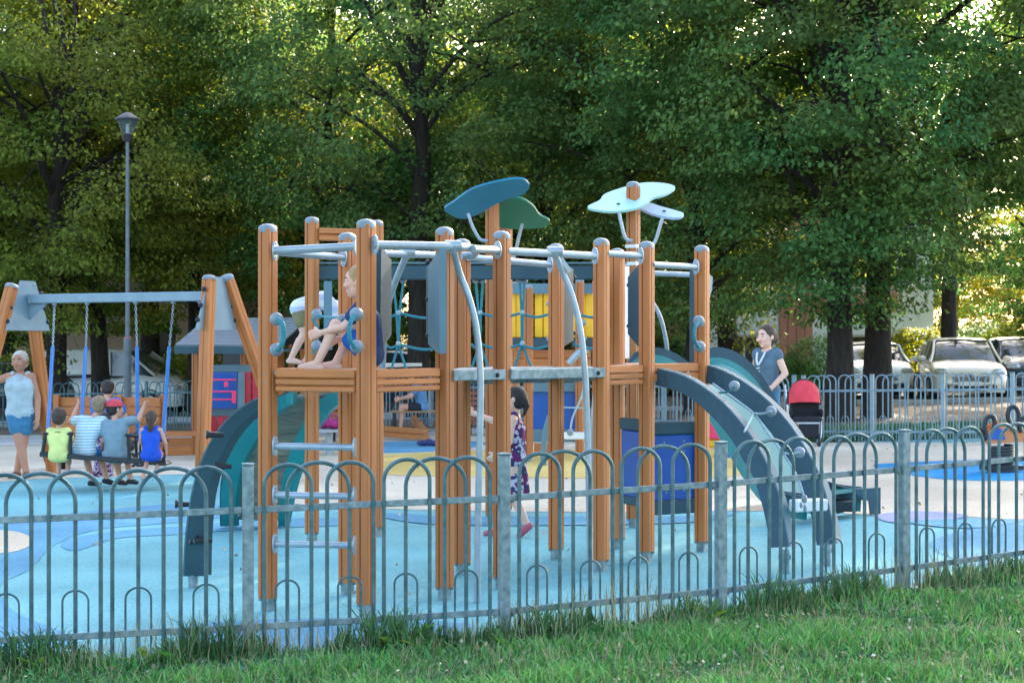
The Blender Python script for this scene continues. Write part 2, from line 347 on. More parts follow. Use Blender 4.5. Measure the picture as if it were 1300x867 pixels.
def clump_cloud(rng, nclump, rx, rz, z0, per, csize, low=0.5, shell=.55, drop=.25):
    cs = []
    while len(cs) < nclump:
        d = rng.normal(0, 1, 3); d /= np.linalg.norm(d); rr = rng.uniform(shell, 1) ** .7
        p = d * rr; 
        if p[2] > .3 and rng.random() < low: continue
        cs.append([p[0] * rx, p[1] * rx, z0 + p[2] * rz + rz])
    cs = np.array(cs); cen = []; out = []
    for c in cs:
        k = int(per * rng.uniform(.6, 1.35)); sz = csize * rng.uniform(.7, 1.3)
        q = rng.normal(0, 1, (k, 3)); q /= np.linalg.norm(q, axis=1)[:, None]; q *= (rng.uniform(.15, 1, k) ** .5)[:, None]
        q[:, 2] = np.where(q[:, 2] < 0, q[:, 2] * .6, q[:, 2]) ; qq = q * [sz, sz, sz * rng.uniform(.5, .95)]
        qq[:, 2] -= 1.5 * drop * (q[:, 0] ** 2 + q[:, 1] ** 2) * sz
        o = np.array([c[0], c[1], 0.]); o /= (np.linalg.norm(o) + 1e-6)
        oo = q * .8 + o * .6; oo /= np.linalg.norm(oo, axis=1)[:, None] + 1e-9
        cen.append(c + qq); out.append(oo)
    return cs, np.concatenate(cen), np.concatenate(out)
def make_tree_meshes(seed, rx, rz, z0, nclump, per, size, m, tr=.25, fork=.28, lean=(0, 0), csize=.95, low=.5, shell=.5):
    rng = np.random.default_rng(seed); rnd = random.Random(seed)
    cs, cen, out = clump_cloud(rng, nclump, rx, rz, z0, per, csize, low, shell)
    lv = leaf_mesh('crown', cen, out, size, rng, m)
    q = MB(); H = z0 + 2 * rz
    tp = [Vector((0, 0, -.3))]; n = 9
    for i in range(1, n + 1):
        t = i / n; tp.append(Vector((lean[0] * t * 2 + rnd.uniform(-.12, .12) * t * 2, lean[1] * t * 2 + rnd.uniform(-.12, .12) * t * 2, H * .82 * t)))
    tr_ = [tr * 1.35, tr * 1.02] + [tr * (1 - .1 * (i)) for i in range(1, n)]
    q.tube(tp, tr_[:n + 1], 12)
    idx = sorted(range(len(cs)), key=lambda i: rnd.random())[:24]
    for i in idx:
        e = Vector(cs[i]); hz = max(z0 * .8 + .3, min(H * .75, e.z * rnd.uniform(.55, .85))); t = hz / (H * .82) * n; j = min(int(t), n - 1)
        a = tp[j].lerp(tp[j + 1], t - j); L = (e - a).length
        mids = [a, a.lerp(e, .3) + Vector((rnd.uniform(-.2, .2), rnd.uniform(-.2, .2), L * .10)), a.lerp(e, .65) + Vector((rnd.uniform(-.3, .3), rnd.uniform(-.3, .3), L * .10)), e]
        rr = min(tr * .34, .015 + L * .013); pts = spline(mids, 4); q.tube(pts, [rr * (1 - .85 * k / (len(pts) - 1)) for k in range(len(pts))], 6)
        for _ in range(3):
            k = rnd.randrange(4, len(pts) - 1); e2 = pts[k] + Vector((rnd.uniform(-1, 1), rnd.uniform(-1, 1), rnd.uniform(-.3, .8))) * min(1.4, L * .3)
            q.tube([pts[k], pts[k].lerp(e2, .5) + Vector((0, 0, .08)), e2], [rr * .4, rr * .25, .006], 4)
    return lv, mesh_of('trunk', q, bark, smooth=True)
TM = {
 'a': make_tree_meshes(1, 5.2, 6.6, 1.7, 180, 430, .108, leafA, .25, csize=.85),
 'b': make_tree_meshes(2, 5.0, 6.8, 2.0, 205, 430, .104, leafB, .24, csize=.85),
 'c': make_tree_meshes(3, 4.6, 6.4, 1.9, 145, 410, .108, leafA, .22, lean=(.35, .1), csize=.8),
 'd': make_tree_meshes(4, 5.6, 7.2, 2.3, 225, 430, .108, leafB, .26, csize=.9),
 'e': make_tree_meshes(5, 5.5, 6.8, .9, 200, 210, .16, leafC, .22, csize=.9),
 'f': make_tree_meshes(6, 5.2, 5.6, 3.4, 46, 280, .13, leafC, .20, csize=.8),
}
def tree(kind, x, y, rz, sc, label, group=None, name='broadleaf_tree'):
    t = thing(name, label, 'tree', G(x, y), group, rz); t.scale = (sc, sc, sc)
    for nm, me in zip(('crown', 'trunk'), TM[kind]):
        o = bpy.data.objects.new(nm, me); C.objects.link(o); o.parent = t
    return t
def tx(px, s): return (px - 650) / s, F / s
front_trees = [
 ('b', 1066, 66, .3, 1.0, 'broadleaf tree with thick dark trunk just right of the red pushchair'),
 ('d', 1113, 64, 2.1, 1.0, 'tree with dark trunk standing in front of the white parked hatchback'),
 ('b', 884, 58, 1.2, .95, 'tree whose slim black trunk shows beside the right end of the climbing frame'),
 ('a', 923, 52, 4.4, 1.0, 'brown trunked tree in front of the white block of flats'),
 ('f', 1205, 45, 2.9, 1.1, 'brown trunked tree rising behind the gap between the two parked cars'),
 ('d', 533, 55, 5.1, 1.0, 'tall tree with black trunk behind the middle of the climbing frame'),
 ('b', 420, 50, .9, .98, 'green leafy tree standing behind the left tower of the climbing frame'),
 ('c', 130, 50, 3.6, 1.02, 'leaning dark trunked tree behind the man in the blue shirt'),
 ('a', 72, 54, 1.9, .95, 'straight trunked tree behind the left end of the swing set'),
 ('a', 250, 47, 5.5, 1.0, 'olive tree with forked upper branches right of the street lamp'),
 ('b', 690, 50, 3.2, 1.0, 'dark green tree rising behind the blue and green leaf roofs'),
 ('c', 800, 44, .2, 1.05, 'tree behind the pale leaf roofs with sunlit gaps in its crown'),
 ('d', 1345, 62, 4.0, 1.0, 'dense tree at the right edge overhanging the cream hatchback'),
 ('b', 1322, 40, 2.2, .8, 'green tree behind the dark car at the right edge'),
 ('a', -60, 50, 2.5, 1.0, 'olive tree at the far left edge behind the swing frame'),
]
for k, px, s, rz, sc, lab in front_trees:
    x, y = tx(px, s); tree(k, x, y, rz, sc, lab)
rt = random.Random(8)
for i, px in enumerate((-140, 10, 190, 350, 500, 640, 760, 1440)):
    s = rt.uniform(35, 40); x, y = tx(px, s); tree('ebdaec'[i % 6], x, y, rt.uniform(0, 6), rt.uniform(.95, 1.2), 'tree of the back row filling the gaps between the nearer trees', 'trees of the back row')
for i, px in enumerate((-200, -20, 140, 320, 470, 610, 760)):
    s = rt.uniform(26, 29); x, y = tx(px, s); tree('eae'[i % 3], x, y, rt.uniform(0, 6), 1.3, 'sunlit tree far behind, glimpsed through the nearer foliage', 'far sunlit trees')

for i, (px, s_) in enumerate(((1150, 27), (1215, 25.5), (1290, 27), (1370, 25), (1100, 25))):
    x, y = tx(px, s_); tree('e', x, y, 1.3 * i, .62 + .05 * (i % 2), ('low sunlit tree far behind the right bushes', 'low bright tree in the gap above the cream hatchback', 'small sunlit tree behind the roof of the cream hatchback', 'small sunlit tree at the far right edge', 'low sunlit tree behind the white block of flats')[i])

def bush(label, x, y, rx, ry, rz, n, m, seed, size=.07, name='bush'):
    rng = np.random.default_rng(seed); d = rng.normal(0, 1, (n, 3)); d /= np.linalg.norm(d, axis=1)[:, None]; d[:, 2] = np.abs(d[:, 2])
    lump = np.array([1 + .16 * noise.noise(Vector(p) * 2.4 + Vector((seed, 0, 0))) + .05 * noise.noise(Vector(p) * 7) for p in d])
    rr = (rng.uniform(.55, 1, n) ** .35) * lump
    cen = d * rr[:, None]; top = cen[:, 2].copy(); cen *= [rx, ry, rz]; cen[:, 2] += rz * .12
    me = leaf_mesh('foliage', cen, d, size, rng, m)
    t = thing(name, label, 'bush', G(x, y)); o = bpy.data.objects.new('foliage', me); C.objects.link(o); o.parent = t
    q = MB(); rnd = random.Random(seed)
    for k in range(16):
        a = rnd.uniform(0, 6.28); e = Vector((math.cos(a) * rx * .7, math.sin(a) * ry * .7, rz * rnd.uniform(.5, 1))); q.tube([Vector((e.x * .15, e.y * .15, -.05)), e * .5 + Vector((0, 0, .1)), e], [.025, .016, .005], 5)
    part('stems', q, bark, t, local=True, kind='stuff'); return t
leafD = mat('leaf_hedge', (.05, .17, .035), .5, col2=(.10, .26, .05), scale=1.5, transl=.3, isl=.4)
x, y = tx(1040, 44); bush('rounded clipped dark green bush behind the pushchair', x, y, 1.35, 1.0, 1.5, 9000, leafD, 11)
x, y = tx(1108, 42); bush('lower green bush between the two dark trunks', x, y, 1.0, .8, 1.3, 5000, leafD, 12)
x, y = tx(1165, 40); bush('bright yellow green bush left of the cream hatchback', x, y, 1.3, 1.0, 1.75, 7000, leafC, 13, .09)
x, y = tx(1250, 38); bush('green bush behind the cream hatchback', x, y, 2.1, 1.0, 1.9, 9000, leafD, 14, .09)
x, y = tx(928, 42); bush('low dark bush below the window of the white flats', x, y, .9, .7, 1.0, 4000, leafB, 15)
x, y = tx(868, 40); bush('dense green bush seen through the gap in the right tower', x, y, 1.2, .8, 1.6, 6000, leafD, 16)
x, y = tx(385, 44); bush('dark bush behind the roof of the little house', x, y, 1.6, .9, 1.5, 6000, leafB, 17)
x, y = tx(225, 46); bush('light green bush behind the front of the white van', x, y, .9, .7, 1.4, 4000, leafC, 18)

for i, (px, s_, w_, h_, m_, lab) in enumerate(((40, 44, 2.2, 1.6, leafC, 'bright hedge behind the far left car'), (300, 42, 2.4, 2.2, leafC, 'yellow green bush behind the roof of the little house'), (455, 41, 2.2, 2.6, leafC, 'sunlit shrub glimpsed between the two rear tower posts'),
        (575, 40, 2.0, 2.4, leafC, 'sunlit shrub behind the first rope net of the climbing frame'), (700, 41, 2.2, 2.8, leafC, 'yellow green shrub behind the yellow picket tower'), (845, 43, 1.6, 1.6, leafB, 'green hedge behind the right tower of the frame'), (985, 43, 1.6, .9, leafB, 'low hedge in front of the white flats'), (1330, 40, 2.4, 2.4, leafC, 'bright shrub at the right edge behind the dark car'))):
    x, y = tx(px, s_); bush(lab, x, y, w_, 1.0, h_, 8000, m_, 30 + i, .11)

# ------------------------------------------------------------------ buildings
plaster = mat('white_plaster', (.82, .83, .80), .9, var=.06, scale=1, bump=.1, bscale=30)
beige = mat('beige_plaster', (.72, .55, .42), .9, var=.08, scale=1, bump=.1, bscale=30)
terra = mat('terracotta_panel', (.55, .22, .15), .8, var=.12, scale=2)
framem = mat('window_frame_white', (.75, .76, .76), .5)
curt = mat('window_curtain', (.25, .30, .28), .8, var=.25, scale=3, stretch=(8, 8, .5))
def glass_mat():
    m = bpy.data.materials.new('window_glass'); m.use_nodes = True; b = m.node_tree.nodes['Principled BSDF']
    b.inputs['Base Color'].default_value = (.02, .03, .035, 1); b.inputs['Roughness'].default_value = .05; b.inputs['Alpha'].default_value = .55; return m
glass = glass_mat()
def facade(label, x0, x1, y, ztop, bays, wallm, name='apartment_block', panels=()):
    """bays: list of (cx, w, z0, z1); wall built as strips round the openings"""
    t = thing(name, label, 'building', G((x0 + x1) / 2, y)); q = MB(); zb = -.5; th = .35
    bays = sorted(bays); rows = sorted(set((b[2], b[3]) for b in bays)); zs = [zb] + [z for r in rows for z in r] + [ztop]
    for i in range(0, len(zs) - 1, 2): q.box(((x0 + x1) / 2, y + th / 2, (zs[i] + zs[i + 1]) / 2), (x1 - x0, th, zs[i + 1] - zs[i]))
    for r in rows:
        xs = x0
        for b in [b for b in bays if (b[2], b[3]) == r] + [None]:
            xe = b[0] - b[1] / 2 if b else x1
            if xe > xs + .01: q.box(((xs + xe) / 2, y + th / 2, (r[0] + r[1]) / 2), (xe - xs, th, r[1] - r[0]))
            if b: xs = b[0] + b[1] / 2
    q.box(((x0 + x1) / 2, y + 5, ztop / 2), (x1 - x0 - .01, 9.2, ztop + .8)); part('wall', q, wallm, t)
    q = MB(); q.box(((x0 + x1) / 2, y + 4.8, ztop + .15), (x1 - x0 + .6, 10.4, .28)); part('roof', q, terra, t)
    for cx, w_, z0, z1 in bays:
        f = MB(); d = .07; yy = y + .16
        f.box((cx, yy, z0 + d / 2), (w_, .06, d)); f.box((cx, yy, z1 - d / 2), (w_, .06, d))
        for xx in (cx - w_ / 2 + d / 2, cx + w_ / 2 - d / 2, cx): f.box((xx, yy - .002, (z0 + z1) / 2), (d, .06, z1 - z0 - 2 * d))
        fo = part('window', f, framem, t)
        g = MB()
        g.box((cx, yy + .02, (z0 + z1) / 2), (w_ - .1, .01, z1 - z0 - .1)); part('pane', g, glass, fo)
        g = MB(); n = 12
        up = [(cx - w_ / 2 + .03 + (w_ - .06) * i / n, yy + .10 + .02 * (i % 2), z1) for i in range(n + 1)]; lo = [(a, b_, z0) for a, b_, c in up]; g.ribbon(up, lo, (0, .005, 0)); part('curtain', g, curt, fo)
        g = MB(); g.box((cx, y - .04, z0 - .025), (w_ + .15, .2, .05)); part('sill', g, framem, fo)
    for (cx, w_, z0, z1, m) in panels:
        n = max(2, int(w_ / .3))
        for i in range(n):
            g = MB(); g.box((cx - w_ / 2 + w_ * (i + .5) / n, y - .04, (z0 + z1) / 2), (w_ / n - .03, .075, z1 - z0), bev=.01); part('cladding_panel', g, m, t)
    return t
bx = lambda px: (px - 650) / 36.
bays = []
for px in (700, 790, 945, 1075, 1140):
    for z in (.6, 3.7, 6.8): bays.append((bx(px), 1.5 if px != 945 else 1.7, z - (.4 if z < 1 else 0), z + 1.35))
facade('white block of flats with terracotta panels seen between the trunks at right', bx(575), bx(1185), 59.7, 10.5, bays, plaster,
       panels=[(bx(1010), 1.2, -.3, 10.3, terra), (bx(1085), 3.0, 2.75, 3.45, terra), (bx(860), 1.7, -.3, 10.3, terra), (bx(1085), 3.0, 5.8, 6.5, terra), (bx(615), 1.6, -.3, 10.3, terra), (bx(745), 3.0, 2.75, 3.45, terra)])
bays = [(bx(px), 1.4, z, z + 1.4) for px in (-60, 60, 200, 330) for z in (.9, 3.9, 6.9)]
facade('beige block of flats behind the trees on the left', bx(-160), bx(400), 59.7, 10.0, bays, beige)

# ------------------------------------------------------------------ posts and fittings shared by the play equipment
ANG = R(-33)
def post(parent, px, s, top, rot=ANG, wd=.094, clear=.085, base=None, foot=True, cap=True, label=None, name='post'):
    """timber post of six rounded staves with a plastic cap and a steel foot; top = pixel row of its cap"""
    x, y = tx(px, s); zt = EYE - (top - 436) / s; g = gz(x) if base is None else base; zb = g + (clear if foot else 0)
    q = MB(); M = Matrix.Rotation(rot, 3, 'Z'); h = wd / 2
    # cross-section: square with two grooves per face
    prof = []
    for k in range(4):
        a = Matrix.Rotation(k * math.pi / 2, 2); c = .012
        for (u, v) in ((-h + c, -h), (-.28 * h - .007, -h), (-.28 * h - .003, -h + .004), (-.28 * h - .002, -h + .022), (-.28 * h + .002, -h + .022), (-.28 * h + .003, -h + .004), (-.28 * h + .007, -h), (h - c, -h), (h - .006, -h + .002), (h - .002, -h + .006)):
            p = a @ Vector((u, v)); prof.append(p)
    zz = zt - .03
    f_ = [M @ Vector((p.x, p.y, 0)) + Vector((x, y, zb)) for p in prof]; t_ = [v + Vector((0, 0, zz - zb)) for v in f_]
    q.prism(f_, t_); po = part(name, q, wood, parent, label=label)
    if cap:
        q = MB(); n = 16; rings = []
        for (rr, dz) in ((h * 1.05, -.032), (h * 1.09, -.016), (h * 1.06, 0), (h * .86, .012), (h * .55, .021), (h * .12, .025)):
            ring = []
            for j in range(n):
                a = 2 * math.pi * j / n; k = (abs(math.cos(a)) ** 4 + abs(math.sin(a)) ** 4) ** (-1 / 4)
                ring.append(M @ Vector((math.cos(a) * rr * k, math.sin(a) * rr * k, 0)) + Vector((x, y, zt - .02 + dz)))
            rings += ring
        fs = [tuple(range(n))[::-1], tuple(5 * n + j for j in range(n))] + [(i * n + j, i * n + (j + 1) % n, (i + 1) * n + (j + 1) % n, (i + 1) * n + j) for i in range(5) for j in range(n)]
        q.add(rings, fs); part('cap', q, capm, po, True)
    if foot:
        q = MB(); q.box((x, y, (zb + g) / 2), (.062, .062, zb - g + .02), rot)
        for dx, dy in ((-1, -1), (1, -1), (-1, 1), (1, 1)):
            v = M @ Vector((dx * h * .72, dy * h * .72, 0)); q.tube([(x + v.x, y + v.y, zb - .018), (x + v.x, y + v.y, zb + .002)], .012, 6)
        part('steel_foot', q, galv, po)
    return Vector((x, y, 0))
def planks(parent, a, b, zs, th=.04, m=None, name='board', gap=.006, bev=.008):
    """horizontal boards stacked between the levels zs, from a to b"""
    a = Vector(a); b = Vector(b)
    for z0, z1 in zip(zs, zs[1:]):
        q = MB(); z = (z0 + z1) / 2; q.beam((a.x, a.y, z), (b.x, b.y, z), th, abs(z1 - z0) - gap, bev=bev); part(name, q, m or woodh, parent)
def flange(q, p, d):
    d = Vector(d).normalized(); p = Vector(p); s_ = Vector((0, 0, 1)).cross(d).normalized(); n = 14
    o = [p + s_ * math.cos(2 * math.pi * i / n) * .028 + Vector((0, 0, math.sin(2 * math.pi * i / n) * .062)) for i in range(n)]
    q.prism(o, [v + d * .012 for v in o])
    for dz in (-.045, .045): q.ball(p + Vector((0, 0, dz)) + d * .012, .008, 6, 4)
def rail(parent, a, b, r=.026, name='tube_rail', fa=True, fb=True, sag=0.):
    a = Vector(a); b = Vector(b); d = (b - a).normalized(); q = MB(); q.tube([a, a.lerp(b, .5), b], r, 12)
    if fa: flange(q, a, d)
    if fb: flange(q, b, -d)
    return part(name, q, steel, parent, True)
def grip(parent, p, r=.042, m=None):
    q = MB(); q.ball(p, r, 14, 9); q.tube([Vector(p), Vector(p) + Vector((0, -r * 1.05, 0))], .009, 6); return part('grip_ball', q, m or capm, parent, True)
def ropeline(parent, pts, r=.011, m=None, name='rope', n=6): q = MB(); q.tube(spline(pts, n), r, 7); return part(name, q, m or rope, parent, True)

# ------------------------------------------------------------------ the main climbing frame
cf = thing('climbing_frame', 'large timber climbing frame with steel tubes, leaf shaped roofs and slate arches', 'climbing frame', G(-.2, 12))
P = {}
for k, (px, s, top) in dict(P1=(340, 201, 285), P2=(465, 208, 279), P3=(441, 190, 296), P4=(564.5, 196, 289), P5=(587, 177, 304), P6=(637, 189, 294),
        P7=(706, 167, 310), P8=(763.5, 177, 303), P9=(784, 160, 316), P10=(821, 171, 307), P11=(891, 164, 312), B1=(396, 149, 276), B2=(478, 146, 280)).items():
    P[k] = post(cf, px, s, top)
x, y = tx(843, 153); P['P12'] = Vector((1.18, 14.0, 0))
DK = 1.484
def deck(parent, corners, z, m, name='deck', th=.03, n=5):
    """boards laid across a quadrilateral a-b / d-c"""
    a, b_, c, d = [Vector((p[0], p[1], 0)) for p in corners]
    for i in range(n):
        t0, t1 = (i + .02) / n, (i + .98) / n
        o = [a.lerp(b_, t0), a.lerp(b_, t1), d.lerp(c, t1), d.lerp(c, t0)]; q = MB()
        q.prism([Vector((p.x, p.y, z - th)) for p in o], [Vector((p.x, p.y, z)) for p in o]); part('deck_board', q, m, parent)
deckm = mat('deck_grey', (.34, .37, .36), .7, var=.15, scale=5, fine=.15)
deck(cf, [P['P1'], P['P2'], P['P4'], P['P3']], DK, deckm)
deck(cf, [P['P4'], P['P6'], P['P7'], P['P5']], DK - .006, deckm)
deck(cf, [P['P6'], P['P8'], P['P9'], P['P7']], DK - .012, deckm)
deck(cf, [P['P8'], P['P10'], P['P12'], P['P9']], DK, deckm)
deck(cf, [P['P10'], P['P11'], P['P11'] + Vector((-.3, .8, 0)), P['P12']], DK - .004, deckm)
deck(cf, [P['B1'], P['B2'], P['B2'] + Vector((.35, .9, 0)), P['B1'] + Vector((.35, .9, 0))], 1.47, deckm)
def edge(a, b, off=.07, zs=(DK + .012, 1.432, 1.387, 1.345)):
    d = (b - a).normalized(); planks(cf, a + d * off, b - d * off, zs, .045)
edge(P['P1'], P['P2']); edge(P['P2'], P['P4']); edge(P['P8'], P['P10']); edge(P['P1'], P['P3']); edge(P['B1'], P['B2']); edge(P['P9'], P['P12'], .07)
q = MB(); d = (P['P11'] - P['P10']).normalized(); planks(cf, P['P10'] + d * .07, P['P11'] - d * .07, (DK + .02, 1.43, 1.36), .045)
for k, zs_ in (('P1', (1.40, 1.45)), ('P2', (1.40, 1.45)), ('P4', (1.42,)), ('P8', (1.42, 2.0)), ('P10', (1.40, 1.45)), ('P11', (1.40,))):
    for z in zs_:
        n_ = Vector((math.sin(ANG), -math.cos(ANG), 0)) * .049; q = MB(); q.ball(P[k] + n_ + Vector((.012, 0, z)), .008, 8, 5); part('bolt', q, capm, cf)
for a, b in (('P4', 'P6'), ('P6', 'P8')):
    q = MB(); d = (P[b] - P[a]).normalized(); n_ = Vector((d.y, -d.x, 0)) * .045
    q.beam(P[a] + d * .03 + n_ + Vector((0, 0, 1.442)), P[b] - d * .02 + n_ + Vector((0, 0, 1.442)), .03, .07, bev=.006)
    for e, sg in ((P[a], 1), (P[b], -1)): pass
    part('steel_beam', q, galv, cf)
    q = MB(); v = P[b] - d * .11 + n_ * 1.4 + Vector((0, 0, 1.44)); q.ball(v, .016, 8, 5); part('bolt', q, bolt, cf)
for a, b in (('P5', 'P7'), ('P7', 'P9')):
    q = MB(); d = (P[b] - P[a]).normalized(); q.beam(P[a] + d * .065 + Vector((0, 0, 1.40)), P[b] - d * .065 + Vector((0, 0, 1.40)), .03, .09, bev=.006); part('steel_beam', q, galv, cf)
# top tubes
def on(px, py, k, t=None): s = t or (F / P[k].y); return W(px, py, s)
rail(cf, W(348, 318.5, 202), W(453, 313, 206), .026)
rail(cf, W(349, 320, 200), W(437, 327, 191), .024)
q = MB(); loop = [W(474, 311, 209), W(530, 312, 205), W(575, 313, 202), W(592, 314, 199), W(604, 318, 192), W(600, 324, 188), W(586, 325, 188)]
q.tube(spline(loop, 6), .026, 12); flange(q, W(475, 311, 209), Vector((.6, .75, 0))); part('tube_rail', q, steel, cf, True)
rail(cf, W(600, 316, 199), W(632, 317.5, 191), .025, fa=False)
rail(cf, W(487, 322, 190), W(556, 324, 183), .024, fa=False, fb=False)
rail(cf, W(594, 327, 178), W(632, 330, 175), .024, fa=False, fb=False); rail(cf, W(640, 331, 175), W(699, 336, 170), .024, fa=False)
rail(cf, W(643, 319, 189), W(756, 325, 179), .026, fa=False)
rail(cf, W(770, 322, 177), W(814, 325, 173), .024, fa=False); rail(cf, W(828, 336, 171), W(884, 339, 165), .024, fa=False)
rail(cf, W(797, 324, 160), W(812, 327, 160), .022, fa=False, fb=False); rail(cf, W(830, 347, 152), W(878, 349, 150), .022, fa=False, fb=False)
# fire poles, bowed at the top
def firepole(pts, joint=True, r=.022):
    q = MB(); q.tube(spline(pts, 8), r, 12)
    if joint: q.tube([pts[0] + Vector((-.05, -.01, .01)), pts[0] + Vector((.05, .01, .01))], .034, 12); q.tube([pts[0], pts[0] + (pts[1] - pts[0]) * .12], .032, 12)
    part('fire_pole', q, steel, cf, True)
s_ = 199; firepole([W(575, 314, 202), W(583, 345, s_), W(596, 380, s_), (W(605, 420, s_)), W(610, 480, s_), W(609, 560, s_), W(607, 660, s_), W(606, 764, s_)])
s_ = 183; firepole([W(704, 321, 184), W(714, 345, s_), W(726, 375, s_), W(737, 420, s_), W(743, 480, s_), W(746, 560, s_), W(748, 650, s_), W(749, 736, s_)])
firepole([W(517, 322, 187), W(505, 350, 184), W(494, 382, 180), W(488, 420, 176), W(486, 467, 174)])
firepole([W(829, 385, 150), W(838, 402, 150), W(845, 430, 149), W(848, 458, 148)], False, .018)
firepole([W(757, 490, 150), W(753, 530, 150), W(751, 580, 150), W(750, 669, 150)], False)
q = MB(); q.beam(W(707, 322, 183), W(724, 345, 183), .03, .03); part('tube_bracket', q, steel, cf)
# ladder rungs
for py in (566, 628, 690): rail(cf, W(348, py, 203), W(452, py + 2, 207), .021, name='ladder_rung')
# wall panels: outlines at given places, real thickness
def panel(pts, off, m, name='wall_panel', bolts=(), label=None, parent=None):
    o = [Vector(p) for p in pts]; q = MB(); q.prism(o, [v + Vector(off) for v in o]); pr = part(name, q, m, parent or cf, label=label)
    for p in bolts: q = MB(); q.ball(p, .017, 8, 5); part('bolt', q, bolt, pr)
    return pr
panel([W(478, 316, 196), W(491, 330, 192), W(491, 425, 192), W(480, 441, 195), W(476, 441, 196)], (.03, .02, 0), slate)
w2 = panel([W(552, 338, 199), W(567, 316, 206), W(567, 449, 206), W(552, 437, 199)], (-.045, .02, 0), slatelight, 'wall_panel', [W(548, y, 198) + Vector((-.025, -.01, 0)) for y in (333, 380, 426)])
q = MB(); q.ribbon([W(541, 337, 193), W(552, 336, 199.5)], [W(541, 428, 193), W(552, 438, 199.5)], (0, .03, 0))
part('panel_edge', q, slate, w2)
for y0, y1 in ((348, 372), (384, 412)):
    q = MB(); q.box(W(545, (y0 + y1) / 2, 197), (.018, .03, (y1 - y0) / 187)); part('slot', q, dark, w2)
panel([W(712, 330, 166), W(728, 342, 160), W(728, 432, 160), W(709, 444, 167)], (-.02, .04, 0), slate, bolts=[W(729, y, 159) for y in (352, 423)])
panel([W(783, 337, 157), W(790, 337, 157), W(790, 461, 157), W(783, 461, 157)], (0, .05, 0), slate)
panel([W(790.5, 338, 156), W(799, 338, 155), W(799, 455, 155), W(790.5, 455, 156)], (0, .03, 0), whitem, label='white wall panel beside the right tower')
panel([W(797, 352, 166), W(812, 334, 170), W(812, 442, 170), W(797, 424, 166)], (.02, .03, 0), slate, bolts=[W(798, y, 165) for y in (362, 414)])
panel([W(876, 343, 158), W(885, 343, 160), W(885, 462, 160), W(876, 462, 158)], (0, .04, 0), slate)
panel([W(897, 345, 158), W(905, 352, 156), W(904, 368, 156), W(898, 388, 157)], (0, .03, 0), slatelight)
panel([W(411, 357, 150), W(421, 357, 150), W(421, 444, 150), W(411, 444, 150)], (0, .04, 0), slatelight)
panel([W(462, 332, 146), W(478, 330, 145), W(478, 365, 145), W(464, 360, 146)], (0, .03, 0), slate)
# rear bridge: slate beam, rope net
zt = 2.33
q = MB(); a = W(404, 337, 147.5); b = W(796, 337, 147.5); a.z = b.z = 2.26; q.beam(a, b, .06, .125, bev=.01); bm_ = part('bridge_beam', q, slate, cf)
q = MB(); a2 = a.copy(); b2 = b.copy(); a2.z = b2.z = 2.34; q.beam(a2, b2, .09, .014, bev=.003); part('beam_cap', q, slatelight, bm_)
s_ = 147
for nx, top, bot in ((505.5, (499, 512), (497, 516)), (609, (604, 613), (598, 621)), (663, (660, 666), (652, 676))):
    for tp_ in top:
        q = MB(); q.ball(W(tp_, 357, s_), .03, 8, 5, (1, 1, .8)); q.box(W(tp_, 352, s_), (.06, .05, .04), bev=.008); part('rope_clamp', q, capm, cf, True)
    for tp_, bt in zip(top, bot[::-1] if True else bot):
        ropeline(cf, [W(tp_, 358, s_), W(nx + (tp_ - nx) * .3, 398, s_), W(nx + (bt - nx) * .05, 436, s_), W(bt, 469, s_)])
    for yy in (397, 436): q = MB(); q.ball(W(nx, yy, s_ + 1), .022, 8, 5); part('rope_knot', q, ropel, cf, True)
for y0 in (397, 437):
    for x0, x1 in ((488, 505), (505, 575), (598, 609), (609, 660), (660, 700), (728, 775)):
        ropeline(cf, [W(x0, y0, s_), W((x0 + x1) / 2, y0 + 4 + (x1 - x0) * .04, s_), W(x1, y0 + 1, s_)], .012)
ropeline(cf, [W(396, 404, 150), W(404, 420, 150), W(398, 450, 150)], .012)
q = MB(); q.beam(W(380, 398, 149), W(412, 358, 149), .02, .02)
# timber side boards high on the rear tower
planks(cf, W(404, 300, 149), W(454, 304, 147.5), (W(0, 289, 149).z, W(0, 297.5, 149).z, W(0, 306, 149).z)[::-1], .05)
# grips on posts
for (px, py, s) in ((351, 405, 206), (351, 444, 206), (402, 399, 153), (402, 439, 153), (435, 407, 196), (452.5, 399, 212), (453, 440, 212), (887, 408, 169), (888, 440, 169)): grip(cf, W(px, py, s), .042 if s > 180 else .045)
ropeline(cf, [W(353, 405, 210), W(359, 412, 211), W(360, 428, 211), W(356, 441, 211), W(352, 444, 210)], .016)
ropeline(cf, [W(403, 400, 156), W(415, 403, 160), W(428, 403, 180), W(435, 406, 199)], .011)
ropeline(cf, [W(450, 400, 214), W(444, 412, 215), W(444, 430, 215), W(451, 442, 214)], .014)
ropeline(cf, [W(886, 408, 173), W(882, 418, 174), W(882, 432, 174), W(887, 441, 173)], .013)
